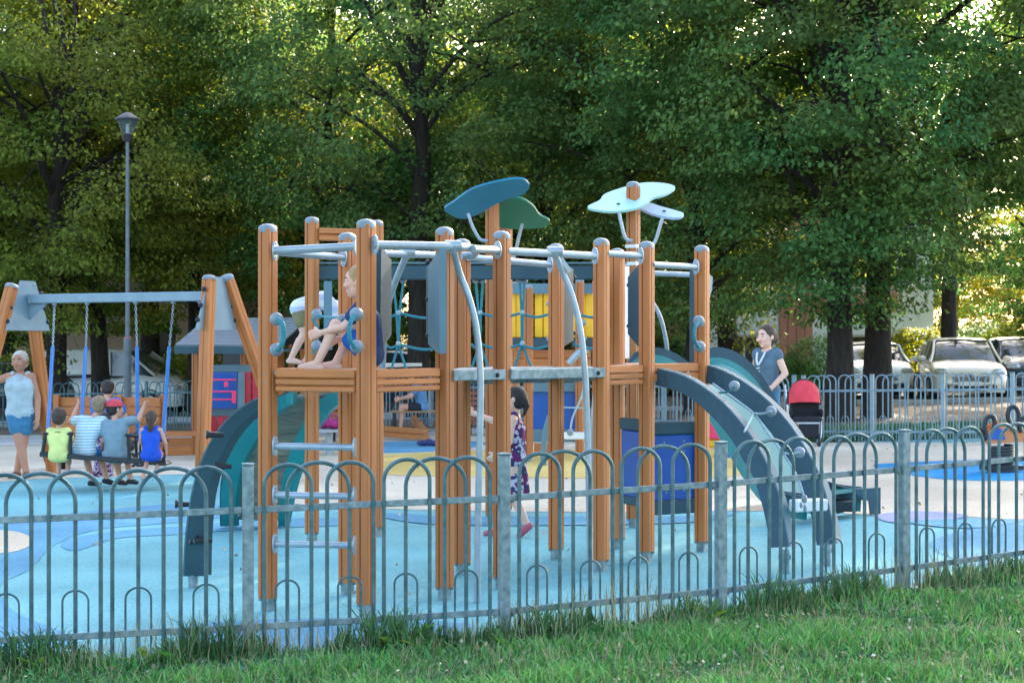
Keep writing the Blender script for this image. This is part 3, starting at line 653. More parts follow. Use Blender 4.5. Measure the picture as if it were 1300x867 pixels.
# stringers (bent plates)
def arch(up, lo, s_of, off, m, name='arch_stringer', topm=None, n=22, foot=None, parent=None):
    U = resample(spline([W(px, py, s_of(i / (len(up) - 1))) for i, (px, py) in enumerate(up)], 6), n)
    Lw = resample(spline([W(px, py, s_of(i / (len(lo) - 1))) for i, (px, py) in enumerate(lo)], 6), n)
    q = MB(); q.ribbon(U, Lw, off); a = part(name, q, m, parent or cf)
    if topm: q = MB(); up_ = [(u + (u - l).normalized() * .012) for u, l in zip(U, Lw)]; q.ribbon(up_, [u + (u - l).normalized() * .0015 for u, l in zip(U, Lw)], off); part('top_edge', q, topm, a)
    if foot:
        (px, py, s) = foot; p = W(px, py, s); g = gz(p.x); q = MB(); q.tube([(p.x, p.y + .03, g), (p.x, p.y + .03, g + .17)], .034, 10)
        for dx in (-.035, .035): q.tube([(p.x + dx, p.y + .03, g + .10), (p.x + dx, p.y + .03, g + .135)], .01, 6)
        part('steel_foot', q, galv, a, True)
    return a
lerp = lambda a, b: (lambda t: a + (b - a) * t)
# left climbing arch with pegs
a1 = arch([(340, 501), (312, 515), (285, 538), (262, 573), (246, 620), (237, 680), (234, 731)], [(341, 515), (325, 523), (300, 546), (279, 580), (264, 622), (258, 680), (257, 731)], lerp(194, 182), (.05, .08, 0), slate, topm=slateskylit, foot=(244, 745, 182))
for px, py, s in ((278, 552, 192), (238, 640, 184), (288, 592, 190), (264, 686, 184)):
    p = W(px, py, s); q = MB(); d = Vector((-1, -.25, .05)).normalized(); q.tube([p + d * .07, p + d * .055, p - d * .03], [.026, .022, .016], 10); q.tube([p + d * .085, p + d * .07], .030, 10); part('climbing_peg', q, dark, a1, True)
for px, py in ((317, 517), (262, 592), (240, 688)): q = MB(); q.ball(W(px + 4, py, 186) + Vector((0, -.02, 0)), .02, 8, 5); part('bolt', q, bolt, a1)
# curved plank ramp with two stringers onto the rear tower
a2 = arch([(372, 497), (345, 508), (322, 525), (302, 550), (288, 580), (281, 620), (281, 668)], [(372, 513), (362, 517), (342, 535), (325, 558), (309, 588), (300, 626), (298, 668)], lerp(150, 137), (.03, .06, 0), tealp, topm=slate, foot=(290, 672, 137))
a3 = arch([(432, 494), (410, 504), (388, 530), (368, 575), (357, 620), (353, 668)], [(432, 512), (418, 522), (399, 548), (382, 590), (370, 632), (363, 668)], lerp(148, 137), (.03, .06, 0), tealp, foot=(358, 670, 137))
Lr = resample(spline([W(*p, 146 - 10 * i / 5) for i, p in enumerate([(372, 505), (350, 520), (333, 545), (316, 580), (304, 620), (301, 660)])], 6), 23)
Rr = resample(spline([W(*p, 145 - 9 * i / 5) for i, p in enumerate([(432, 500), (402, 515), (382, 545), (366, 590), (358, 630), (356, 662)])], 6), 23)
for i in range(22):
    a, b_, c, d = Lr[i], Rr[i], Rr[i + 1], Lr[i + 1]; k = .06
    c = c.lerp(b_, k); d = d.lerp(a, k); off = (b_ - a).cross(c - b_).normalized() * .03; q = MB(); q.prism([a, b_, c, d], [a + off, b_ + off, c + off, d + off]); part('ramp_plank', q, greywood, cf)
# right rope arches
r1 = arch([(832, 469), (858, 475), (884, 487), (918, 513), (948, 548), (972, 588), (988, 630), (997, 672), (1001, 694)], [(832, 489), (852, 494), (876, 505), (905, 530), (930, 560), (952, 595), (966, 635), (974, 670), (979, 695)], lerp(170, 183), (.05, .07, 0), slate, topm=slateskylit, foot=(997, 706, 183))
r2 = arch([(884, 464), (905, 467), (932, 479), (963, 500), (994, 530), (1020, 567), (1040, 606), (1054, 655), (1060, 690)], [(884, 484), (900, 487), (922, 497), (950, 518), (977, 547), (1000, 582), (1018, 620), (1030, 655), (1037, 692)], lerp(163, 178), (.05, .07, 0), slate, topm=slateskylit, foot=(1050, 702, 178))
for px, py, s in ((932, 490, 176), (979, 522, 178), (1015, 574, 179)): grip(cf, W(px, py, s), .040)
ropeline(cf, [W(905, 487, 168), W(930, 505, 171), W(957, 525, 174), (W(975, 550, 176)), W(994, 575, 178), W(1012, 605, 180), W(1021, 632, 181)], .009, ropel)
ropeline(cf, [W(898, 500, 167), W(925, 497, 172), W(932, 491, 178)], .008, rope); ropeline(cf, [W(957, 525, 174), W(968, 525, 176), W(979, 522, 180)], .009, ropel); ropeline(cf, [W(994, 575, 178), W(1005, 576, 180), W(1015, 574, 181)], .008, ropel)
ropeline(cf, [W(945, 548, 180), W(957, 525, 174)], .008, ropel, n=3)
q = MB(); q.beam(W(1006, 642, 180), W(1046, 640, 178), .10, .085, bev=.01); part('foot_plank', q, whitem, cf)
q = MB(); q.ball(W(1021, 633, 184), .022, 10, 6, (1, 1, 1.4)); q.ball(W(1022, 645, 185), .014, 8, 5, (1, 1, 2.2)); q.ball(W(1017, 641, 185), .011, 8, 5, (1, 1, 2)); part('rope_knot', q, capm, cf, True)
q = MB(); q.box(W(862, 474, 160), (.16, .03, .09), R(-30)); part('hinge_plate', q, steel, cf)
# slide: near wall, far wall, bed, run-out
su = [(795, 468), (803, 450), (825, 441), (848, 444), (872, 458), (896, 486), (918, 525), (942, 572), (964, 608), (988, 622), (1026, 627)]
slw = [(800, 470), (812, 468), (835, 470), (858, 482), (880, 502), (900, 532), (922, 571), (948, 613), (970, 640), (995, 655), (1024, 660)]
NU = resample(spline([W(*p, 153 - 8 * i / 10) for i, p in enumerate(su)], 6), 30); NL = resample(spline([W(*p, 153 - 8 * i / 10) for i, p in enumerate(slw)], 6), 30)
slide = cf
cap_n = [u.lerp(l, .30) for u, l in zip(NU, NL)]
q = MB(); q.ribbon(NU, cap_n, (.0, .05, 0)); part('slide_wall_cap', q, slate, cf)
q = MB(); q.ribbon(cap_n, NL, (.0, .04, 0)); part('slide_side', q, tealp, cf)
OFF = Vector((.62, .72, 0))
q = MB(); q.ribbon([p + OFF for p in NU], [u.lerp(l, .45) + OFF for u, l in zip(NU, NL)], (0, .05, 0)); part('slide_wall_cap', q, slate, cf)
q = MB(); q.ribbon([u.lerp(l, .45) + OFF for u, l in zip(NU, NL)], [l + OFF for l in NL], (0, .05, 0)); part('slide_side', q, tealp, cf)
q = MB(); bed = [u.lerp(l, .72) for u, l in zip(NU, NL)]
vsb = []; fb = []
for i, p in enumerate(bed):
    for j in range(7):
        t = j / 6; v = p + OFF * t + Vector((0, 0, -.05 * math.sin(math.pi * t))); vsb.append(v)
for i in range(len(bed) - 1):
    for j in range(6): fb.append((i * 7 + j, i * 7 + j + 1, (i + 1) * 7 + j + 1, (i + 1) * 7 + j))
q.add(vsb, fb); part('slide_bed', q, tealp, cf, True)
q = MB(); OFF2 = Vector((.60, .70, 0)); o = [W(1040, 618, 146.5), W(1062, 625, 146.5), W(1090, 630, 146), W(1119, 628, 145.5), W(1119, 664, 145.5), W(1106, 664, 146), W(1104, 645, 146), W(1068, 643, 146), W(1042, 640, 146.5)]
o = [p - Vector((.47, 0, 0)) for p in o]
q.prism(o, [p + Vector((0, .06, 0)) for p in o]); part('slide_end_wall', q, slate, cf)
q = MB(); q.prism([p + OFF for p in o], [p + OFF + Vector((0, .06, 0)) for p in o]); part('slide_end_wall', q, slate, cf)
q = MB(); q.box((W(1068, 645, 144).x, 15.3, .19), (.36, .3, .09)); part('slide_support', q, bolt, cf)
q = MB(); a, b_ = W(1018, 630, 145), W(1018, 630, 145) + OFF; q.beam(a, b_, .09, .03); part('slide_lip', q, tealp, cf)
# blue play box below the right tower
def crossbar(a, b, z0, z1, th, m, name): q = MB(); q.beam(Vector((a.x, a.y, (z0 + z1) / 2)), Vector((b.x, b.y, (z0 + z1) / 2)), th, abs(z1 - z0), bev=.01); return part(name, q, m, cf)
A_, B_, C_ = W(790, 0, 161), W(826, 0, 166.5), W(888, 0, 163.5)
zf = lambda y, s: EYE - (y - 436) / s
crossbar(A_, B_, zf(531, 163), zf(546, 163), .05, slate, 'panel_bar'); crossbar(B_, C_, zf(535, 165), zf(551, 165), .05, slate, 'panel_bar')
crossbar(A_, B_, zf(631, 163), zf(641, 163), .05, slate, 'panel_bar'); crossbar(B_, C_, zf(635, 165), zf(652, 165), .05, slate, 'panel_bar')
crossbar(A_, B_, zf(546, 163) - .002, zf(631, 163) + .002, .02, bluep, 'blue_panel'); pb = crossbar(B_, C_, zf(551, 165) - .002, zf(635, 165) + .002, .02, bluep, 'blue_panel')
for px, py in ((868, 560), (843, 562), (868, 573), (846, 625), (868, 622)): q = MB(); q.ball(W(px, py, 166.5), .009, 8, 5); part('bolt', q, capm, pb)
# leaf roofs
def leaf_roof(pts, s, yc, tilt, m, th=.022, nn=5, holes=()):
    def at(px, py): v = W(px, py, s); k = tilt * (py - yc) / s; Y = F / s + k; return Vector(((px - 650) / F * Y, Y, EYE - (py - 436) / F * Y))
    o = spline([at(*p) for p in pts], nn, True); q = MB(); nrm = (o[nn * 2] - o[0]).cross(o[nn * 5 % len(o)] - o[0]).normalized(); nrm = nrm if nrm.z > 0 else -nrm
    q.prism(o, [v + nrm * th for v in o]); a = part('leaf_roof', q, m, cf)
    for h in holes: q = MB(); q.ball(at(*h) - nrm * (0 if tilt < 0 else .004) + (nrm * th if tilt < 0 else Vector()), .018, 8, 5, (1, 1, .6)); part('bolt', q, bolt, a)
    return a
leafblue = mat('leaf_roof_blue', (.010, .18, .27), .4, var=.12, scale=3); leafgreen = mat('leaf_roof_green', (.006, .17, .075), .4, var=.12, scale=3)
leafmint = mat('leaf_roof_mint', (.40, .66, .60), .45, var=.05, scale=3); leafpale = mat('leaf_roof_pale_blue', (.38, .52, .68), .45, var=.05, scale=3)
leaf_roof([(564, 267), (577, 256), (597, 242), (620, 234), (650, 228), (666, 229), (672, 238), (662, 248), (642, 254), (625, 262), (606, 273), (585, 278)], 141, 252, 1.5, leafblue)
leaf_roof([(622, 262), (640, 252), (660, 252), (676, 261), (685, 273), (698, 281), (690, 289), (660, 291), (640, 290), (624, 284)], 136, 272, 1.5, leafgreen)
leaf_roof([(746, 266), (761, 257), (768, 249), (790, 241), (815, 235), (840, 235), (857, 240), (846, 249), (829, 254), (818, 262), (803, 268), (775, 271)], 143.5, 250, -1.8, leafmint, holes=((785, 262),))
leaf_roof([(809, 264), (822, 260), (840, 265), (858, 270), (868, 274), (862, 279), (845, 278), (825, 273)], 143, 270, -1.8, leafpale, holes=((843, 271),))
P['C1'] = post(cf, 625, 138, 250, wd=.10, cap=False); P['C2'] = post(cf, 642, 133, 268, wd=.10, cap=False); P['C3'] = post(cf, 804, 144, 231, wd=.098)
def strut(pts, s): q = MB(); q.tube(spline([W(*p, s) for p in pts], 4), .015, 8); part('strut', q, steel, cf, True)
strut([(594, 271), (600, 288), (607, 301), (611, 305), (619, 306)], 141); strut([(663, 284), (659, 300), (655, 318), (651, 330)], 136)
strut([(786, 271), (789, 286), (793, 300), (797, 305), (803, 306)], 147); strut([(841, 277), (837, 290), (832, 306), (826, 312), (812, 314)], 145)
for py in (313, 335): q = MB(); q.box(W(804, py, 144), (.106, .106, .03), ANG); part('steel_band', q, whitem, cf)

# ------------------------------------------------------------------ far play tower with yellow pickets
ft = thing('play_tower', 'smaller timber play tower with yellow pickets seen behind the rope net', 'play tower', G(.6, 24.2))
for px, s, top in ((654, 88, 358), (671, 92, 362), (736, 90, 354), (757, 86, 356)): post(ft, px, s, top, R(-20), .105)
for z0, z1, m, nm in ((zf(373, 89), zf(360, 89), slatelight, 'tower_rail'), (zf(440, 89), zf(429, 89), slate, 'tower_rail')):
    for x0, x1 in ((646, 700), (726, 752)):
        q = MB(); q.beam(W(x0, 0, 89) * Vector((1, 1, 0)) + Vector((0, 0, (z0 + z1) / 2)), W(x1, 0, 89) * Vector((1, 1, 0)) + Vector((0, 0, (z0 + z1) / 2)), .05, z1 - z0); part(nm, q, m, ft)
for px in (650, 660.5, 672, 684, 695, 728, 738, 748):
    q = MB(); q.box(W(px, 400.5, 88.6), (.115, .03, .63), bev=.012); part('yellow_picket', q, yellowp, ft)
planks(ft, W(644, 0, 88), W(750, 0, 88), (zf(466, 88), zf(455, 88), zf(444, 88)), .05)
for x0, x1 in ((673, 702), (712, 733)):
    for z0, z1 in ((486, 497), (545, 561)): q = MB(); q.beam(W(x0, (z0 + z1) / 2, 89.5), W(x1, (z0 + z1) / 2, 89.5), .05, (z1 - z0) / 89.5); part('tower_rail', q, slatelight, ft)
    q = MB(); q.box(W((x0 + x1) / 2, 521, 89.3), ((x1 - x0) / 90, .02, .53)); part('blue_panel', q, bluep, ft)
planks(ft, W(678, 0, 90), W(700, 0, 90), (zf(578, 90), zf(562, 90)), .05)
q = MB(); q.tube(spline([W(698, 528, 95), W(692, 550, 95), W(690, 575, 95), W(690, 603, 95)], 5), .04, 8); part('bent_support', q, slatelight, ft, True)
q = MB(); q.beam(W(716, 553, 96), W(744, 553, 96), .12, .09, bev=.01); st = part('swing_plank', q, whitem, ft)
ropeline(ft, [W(724, 549, 97), W(727, 530, 97), W(738, 505, 97), W(742, 490, 97)], .014, ropel); ropeline(ft, [W(712, 517, 97), W(742, 518, 97)], .01, ropel)
q = MB(); q.ball(W(724, 549, 98), .045, 10, 6); part('rope_knot', q, capm, ft, True)
for py in (410, 430): q = MB(); q.ball(W(741, py, 95), .04, 10, 6); part('grip_ball', q, capm, ft, True)
for px, py in ((697, 386), (697, 430)): q = MB(); q.ball(W(px, py, 95), .04, 10, 6); part('grip_ball', q, capm, ft, True)
ropeline(ft, [W(722, 462, 93), W(735, 448, 93), W(747, 444, 93)], .05, steel, 'climbing_bow')
pts = spline([W(820, 388, 86), W(838, 396, 86), W(846, 420, 86), W(849, 470, 86), W(850, 560, 86)], 5)
# low timber edge of a sandbox, bench, table
sb = thing('sandbox', 'low orange timber sandbox edge beyond the climbing frame', 'sandbox', GP(515, 557))
planks(sb, W(478, 0, 71), W(541, 0, 74), (zf(557, 73), zf(550, 73), zf(543, 73)), .09, name='edge_board'); planks(sb, W(541, 0, 74), W(525, 0, 62), (zf(556, 73), zf(549, 73), zf(543, 73)), .09, name='edge_board')
def slat_bench(label, x0, x1, y0, y1, s, nsl, legpx, m=woodh):
    t = thing('slatted_bench', label, 'bench', GP((x0 + x1) / 2, y1)); g = GP((x0 + x1) / 2, y1).z
    for i in range(nsl):
        py = y0 + (y1 - y0) * .72 * (i + .5) / nsl; q = MB(); q.beam(W(x0, py, s), W(x1, py, s), .03, (y1 - y0) * .72 / nsl / s * .72, bev=.004); part('back_slat', q, m, t)
    zz = W(0, y0 + (y1 - y0) * .75, s).z
    for k in range(3): q = MB(); a = W(x0, 0, s); b_ = W(x1, 0, s); a.z = b_.z = zz; dv = Vector((0, -.10 - .12 * k, 0)); q.beam(a + dv, b_ + dv, .10, .035, bev=.005); part('seat_slat', q, m, t)
    for px in legpx:
        a = W(px, y0, s) + Vector((0, .03, 0)); q = MB(); q.beam(a, Vector((a.x, a.y, g)), .05, .06, up=Vector((0, 1, 0))); q.beam(Vector((a.x, a.y - .38, zz - .02)), Vector((a.x, a.y - .38, g)), .05, .05, up=Vector((0, 1, 0))); part('bench_leg', q, dark, t)
    return t
slat_bench('brown slatted bench behind the girl in the purple dress', 594, 626, 496, 550, 70, 6, (597, 623), mat('bench_brown', (.22, .07, .035), .6, var=.2))
slat_bench('timber slatted bench under the rear tower of the frame', 420, 462, 504, 552, 72, 6, (424, 458))
tb = thing('round_table', 'low grey round table on one steel leg holding the purple bag', 'table', GP(418, 577))
p = W(418, 547, 84); g = GP(418, 577); q = MB(); q.tube([(g.x, g.y, g.z + .36), (g.x, g.y, g.z + .40)], .32, 24); part('table_top', q, deckm, tb)
q = MB(); q.tube([(g.x, g.y, g.z), (g.x, g.y, g.z + .36)], .055, 12); part('table_leg', q, steel, tb, True)
zt_ = g.z + .40
bagm = mat('bag_purple', (.30, .015, .12), .7, var=.5, scale=12)
q = MB(); q.ball((g.x + .08, g.y - .1, zt_ + .085), .15, 12, 8, (1.2, .8, .55)); q.ball((g.x - .07, g.y - .08, zt_ + .06), .1, 10, 7, (1, .8, .58))
q.tube(spline([(g.x - .03, g.y - .12, zt_ + .10), (g.x + .02, g.y - .14, zt_ + .2), (g.x + .12, g.y - .14, zt_ + .21), (g.x + .18, g.y - .12, zt_ + .12)], 5), .012, 6)
solo('handbag', q, bagm, 'crumpled purple bag lying on the low round table', 'bag', smooth=True)
# pair of shoes
g = GP(545, 567); q = MB()
for dx, m_ in ((0, 0), (.16, 1)):
    q.ball((g.x + dx - .1, g.y, g.z + .06), .075, 10, 6, (1.5, .7, .62)); q.ball((g.x + dx, g.y, g.z + .075), .06, 10, 6, (1, .8, .95))
solo('toy_bundle', q, mat('shoe_navy', (.03, .04, .14), .7, var=.6, scale=20), 'small dark blue bundle of clothes lying on the blue patch', 'clothes', smooth=True)

# ------------------------------------------------------------------ little house
lh = thing('playhouse', 'little timber playhouse with grey gabled roof and blue and red wall panels', 'playhouse', G(-4.4, 26.3))
for px, s, yb in ((249, 80, 0), (258, 84, 0), (333, 79, 0), (342, 74, 0), (310, 72, 0), (386, 74, 0)):
    post(lh, px, s, 437 if px < 300 else 441, R(-15), .11, foot=False, cap=False)
for (x0, x1, z0, z1, s) in ((258, 345, 463, 472, 83), (260, 345, 519, 528, 83)): q = MB(); q.beam(W(x0, (z0 + z1) / 2, s), W(x1, (z0 + z1) / 2, s - 2), .06, (z1 - z0) / s); part('house_rail', q, slatelight, lh)
q = MB(); q.beam(W(268, 495.5, 84), W(300, 495.5, 83), .03, 46 / 84.); pb = part('blue_panel', q, bluep, lh)
q = MB(); q.beam(W(303.5, 495.5, 84), W(309, 495.5, 83.7), .04, 46 / 84.); part('panel_frame', q, slatelight, pb); q = MB(); q.beam(W(266, 495.5, 84.5), W(268, 495.5, 84), .04, 44 / 84.); part('panel_frame', q, slatelight, pb)
for py in (482, 497, 507): q = MB(); q.tube([W(271, py, 86), W(299, py, 85)], .014, 6); part('puzzle_rod', q, pinkp, pb)
for px, py, h_ in ((287, 488, 7), (297, 501, 8), (297, 508, 8)): q = MB(); q.box(W(px, py, 86), (.06, .03, h_ / 86), bev=.01); part('puzzle_slider', q, pinkp, pb)
for px in (315, 324, 333): q = MB(); q.box(W(px, 495.5, 83.5), (.095, .03, .56), bev=.01); part('red_board', q, redp, lh)
for px in range(271, 345, 9): q = MB(); q.box(W(px, 542, 83), (.10, .03, .33), bev=.01); part('red_board', q, redp, lh)
# roof: two slopes of corrugated strips
ridge_a, ridge_b = W(262, 406, 76), W(392, 405, 71)
eave_a, eave_b = W(222, 440, 84), W(352, 441, 82)
back_a = ridge_a * 2 - eave_a; back_a.z = eave_a.z; back_b = ridge_b * 2 - eave_b; back_b.z = eave_b.z
for (e0, e1) in ((eave_a, eave_b), (back_a, back_b)):
    n = 9
    for i in range(n):
        t0, t1 = i / n, (i + .93) / n; o = [ridge_a.lerp(e0, t0), ridge_b.lerp(e1, t0), ridge_b.lerp(e1, t1), ridge_a.lerp(e0, t1)]
        nn = (o[1] - o[0]).cross(o[3] - o[0]).normalized(); nn = nn if nn.z > 0 else -nn; q = MB(); q.prism(o, [v + nn * (.03 + .0) for v in o]); part('roof_slat', q, mat('roof_grey', (.15, .18, .20), .6, var=.12), lh)
q = MB(); q.prism([eave_a + Vector((.03, .02, -.03)), eave_b + Vector((0, .02, -.03)), back_b + Vector((0, 0, -.03)), back_a + Vector((0, 0, -.03))], [v + Vector((0, 0, -.04)) for v in (eave_a + Vector((.03, .02, -.03)), eave_b + Vector((0, .02, -.03)), back_b + Vector((0, 0, -.03)), back_a + Vector((0, 0, -.03)))]); part('ceiling_board', q, slate, lh)
q = MB(); q.beam(eave_a + Vector((0, -.01, -.05)), eave_b + Vector((0, -.01, -.05)), .04, .11); part('fascia', q, slate, lh)
planks(lh, W(190, 0, 80), W(272, 0, 80), (zf(578, 80), zf(566, 80), zf(555, 80)), .06); planks(lh, W(206, 0, 82), W(250, 0, 82), (zf(554, 82), zf(547, 82)), .08)
q = MB(); q.box(W(300, 452, 66), (.5, .05, .8)); part('rear_panel', q, dark, lh)
for px in (357, 370): q = MB(); q.box(W(px, 480, 71), (.1, .08, 1.2)); part('rear_board', q, wood, lh)
# timber wall / bench behind the swing
tw = thing('timber_wall', 'low orange slatted timber wall behind the children on the swing', 'wall', G(-6.3, 27))
for (x0, x1) in ((72, 148), (152, 204)):
    planks(tw, W(x0, 0, 79), W(x1, 0, 79.5), [zf(y, 79) for y in (562, 550, 538, 527, 516, 504)], .045)
for px in (70, 150, 206): q = MB(); p = W(px, 0, 79.4); q.box((p.x, p.y + .06, (zf(501, 79) + gz(p.x)) / 2), (.09, .07, zf(501, 79) - gz(p.x))); part('wall_post', q, wood, tw)
# dark buggy / bag at the swing foot
g = GP(75, 604); g2 = Vector((W(72, 590, 88).x, F / 88, gz(-6.5)))
q = MB(); q.ball(g2 + Vector((0, 0, .2)), .21, 12, 8, (.95, .7, 1)); q.ball(g2 + Vector((.1, -.1, .12)), .13, 10, 7, (1.1, .7, .9)); q.tube(spline([g2 + Vector((-.1, -.12, .3)), g2 + Vector((-.05, -.2, .42)), g2 + Vector((.08, -.18, .40)), g2 + Vector((.1, -.1, .28))], 5), .015, 6)
solo('backpack', q, mat('black_fabric', (.008, .008, .010), .85, bump=.3), 'black backpack standing on the ground behind the left swing post', 'bag', smooth=True)
bg_ = thing('buggy', 'dark folded buggy with small black wheels behind the swing', 'pushchair', G(W(155, 0, 88).x, F / 88))
for px in (133, 146, 166, 178):
    p = W(px, 0, 88); c = Vector((p.x, p.y, gz(p.x) + .11)); q = MB(); n = 18; q.tube([c + Vector((math.cos(2 * math.pi * i / n) * .09, 0, math.sin(2 * math.pi * i / n) * .09)) for i in range(n)], .02, 8, True)
    wv = part('wheel', q, dark, bg_, True); q = MB(); q.tube([c + Vector((0, -.025, 0)), c + Vector((0, .025, 0))], .03, 10); part('wheel_hub', q, steel, wv, True)
p = W(155, 0, 88); g = gz(p.x)
q = MB(); q.tube([(p.x - .24, p.y, g + .11), (p.x + .05, p.y, g + .3), (p.x + .28, p.y, g + .45)], .013, 6); q.tube([(p.x + .26, p.y, g + .11), (p.x - .05, p.y, g + .3), (p.x - .2, p.y, g + .45)], .013, 6); part('buggy_frame', q, dark, bg_, True)
q = MB(); q.ball((p.x, p.y, g + .32), .17, 10, 7, (1.2, .8, .7)); part('buggy_seat', q, dark, bg_, True)

# ------------------------------------------------------------------ street lamp
lx, ly = tx(162, 75); gl = gz(lx)
lp = thing('street_lamp', 'tall grey street lamp with funnel shaped lantern in front of the left trees', 'street lamp', (lx, ly, gl))
zt = lambda py: EYE - (py - 436) / 75
q = MB(); q.tube([(lx, ly, gl), (lx, ly, gl + 1.9), (lx, ly, gl + 1.93), (lx, ly, zt(180))], [.066, .066, .038, .028], 14); part('pole', q, mat('lamp_pole_paint', (.11, .14, .16), .5, .3, var=.2, scale=8, bump=.1), lp, True)
q = MB(); q.tube([(lx, ly, zt(440)), (lx, ly, zt(428))], .064, 14); part('red_band', q, mat('faded_red_paint', (.45, .12, .08), .6, var=.25), lp, True)
q = MB(); q.tube([(lx, ly, zt(180)), (lx, ly, zt(172)), (lx, ly, zt(170))], [.07, .10, .06], 14); part('lamp_collar', q, dark, lp, True)
q = MB(); q.tube([(lx, ly, zt(171)), (lx, ly, zt(152))], [.085, .19], 16); lg = bpy.data.materials.new('lantern_glass'); lg.use_nodes = True; bb = lg.node_tree.nodes['Principled BSDF']; bb.inputs['Base Color'].default_value = (.10, .14, .16, 1); bb.inputs['Roughness'].default_value = .15; bb.inputs['Alpha'].default_value = .45
part('lantern_glass', q, lg, lp, True)
q = MB(); q.tube([(lx, ly, zt(153)), (lx, ly, zt(151)), (lx, ly, zt(144)), (lx, ly, zt(143))], [.215, .21, .07, .02], 18); part('lamp_hood', q, dark, lp, True)
q = MB(); q.tube([(lx, ly, zt(170)), (lx, ly, zt(158))], .03, 8); part('bulb', q, whitem, lp, True)

# ------------------------------------------------------------------ swing set
sw = thing('swing_frame', 'timber and steel swing frame with slanted posts at the left of the playground', 'swing frame', G(-5.3, 22))
LB, RB = W(33, 382, 95.5), W(277, 374.5, 102)
LB.z = RB.z = 2.24
bd = (RB - LB).normalized(); nr = Vector((-bd.y, bd.x, 0))
q = MB(); q.beam(LB + bd * .06, RB - bd * .05, .09, .12, bev=.01); swp = mat('swing_steel_paint', (.22, .31, .36), .5, .2, var=.08); part('crossbeam', q, swp, sw)
def slant(top, foot, wd=.15):
    top = Vector(top); foot = Vector(foot); d = (top - foot).normalized(); x = d.cross(nr).normalized(); y = d.cross(x); q = MB(); h = wd / 2
    prof = [(-h + .01, -h), (-.3 * h - .006, -h), (-.3 * h, -h + .012), (-.3 * h + .006, -h), (.35 * h - .006, -h), (.35 * h, -h + .012), (.35 * h + .006, -h), (h - .01, -h), (h, -h + .01), (h, -.006), (h - .012, 0), (h, .006), (h, h - .01), (h - .01, h), (.006, h), (0, h - .012), (-.006, h), (-h + .01, h), (-h, h - .01), (-h, .006), (-h + .012, 0), (-h, -.006), (-h, -h + .01)]
    f_ = [foot + x * a + y * b for a, b in prof]; t_ = [top + x * a + y * b for a, b in prof]; q.prism(f_, t_); po = part('slanted_post', q, wood, sw)
    q = MB(); q.tube([top - d * .02, top + d * .01, top + d * .035, top + d * .045], [h * 1.32, h * 1.34, h * 1.0, h * .4], 12); part('cap', q, capm, po, True)
def ft_(px, s): v = W(px, 0, s); return G(v.x, v.y)
for cpt, legs in ((LB, ((W(15, 364, 96.5), ft_(-52, 99)), (W(37, 362, 95), ft_(68, 93)))), (RB, ((W(265.5, 353.5, 102.5), ft_(256, 104)), (W(288, 353, 101), ft_(374, 97))))):
    for tp_, fo_ in legs: slant(tp_, fo_, .135)
    q = MB(); e = [cpt + nr * .14 + Vector((0, 0, .24)), cpt - nr * .14 + Vector((0, 0, .24)), cpt - nr * .42 + Vector((0, 0, -.42)), cpt + nr * .42 + Vector((0, 0, -.42))]
    sgn = 1 if cpt is LB else -1
    q.prism([v + bd * sgn * .02 for v in e], [v + bd * sgn * .035 for v in e]); pl = part('gusset_plate', q, swp, sw)
    for sg in (-1, 1):
        for k in (.08, -.12, -.3): q = MB(); q.ball(cpt + nr * sg * (.2 + (.24 - k) * .32) + Vector((0, 0, k)) + bd * sgn * .03 - nr * .0, .032, 8, 5); part('bolt', q, bolt, pl)
    q = MB(); f0 = cpt + bd * sgn * .04; q.prism([f0 + Vector((0, 0, -.06)) + nr * .03, f0 + Vector((0, 0, -.28)) + nr * .03, f0 + bd * sgn * .32 + Vector((0, 0, -.06)) + nr * .03], [f0 + Vector((0, 0, -.06)) + nr * .018, f0 + Vector((0, 0, -.28)) + nr * .018, f0 + bd * sgn * .32 + Vector((0, 0, -.06)) + nr * .018]); part('beam_brace', q, swp, pl)
# bench swing with chains: hangs from the frame
bsw = thing('bench_swing', 'dark bench swing on chains in blue sleeves carrying five children', 'swing', W(133, 583, 106))
SS = 106.
frame = [((52, 575), (212, 589))]
seatm = dark
def P3(px, py, s=SS, d=0): v = W(px, py, s); v.y += d; return v
q = MB(); a, b_ = P3(52, 577), P3(212, 589)
for k in range(4):
    q = MB(); q.beam(a + Vector((0, .09 * k, 0)), b_ + Vector((0, .09 * k, 0)), .08, .035, bev=.008); part('seat_slat', q, dark, bsw)
q = MB(); q.beam(a + Vector((0, -.055, .01)), b_ + Vector((0, -.055, .01)), .03, .06, bev=.008); part('seat_edge', q, dark, bsw)
def armbox(p0, p1, top0, top1):
    q = MB(); A, B2, T0, T1 = P3(*p0), P3(*p1), P3(*top0), P3(*top1)
    for o in (Vector((0, -.04, 0)),):
        q.tube(spline([A + o, A.lerp(T0, .9) + o, T0 + o, T1 + o, T1.lerp(B2, .1) + o, B2 + o], 3), .023, 8)
        q.tube([T0 + o, T0 + Vector((0, .36, 0))], .018, 8); q.tube([A + o, A + Vector((0, .36, 0))], .018, 8); q.tube([T0 + Vector((0, .36, 0)), A + Vector((0, .36, 0))], .018, 8)
    part('armrest_frame', q, dark, bsw, True)
armbox((55, 576), (90, 579), (59, 550), (91, 550)); armbox((165, 584), (208, 588), (164, 552), (211, 559))
for px in (179, 196): q = MB(); q.tube([P3(px, 555, SS, -.04), P3(px, 586, SS, -.04)], .014, 6); part('armrest_bar', q, dark, bsw)
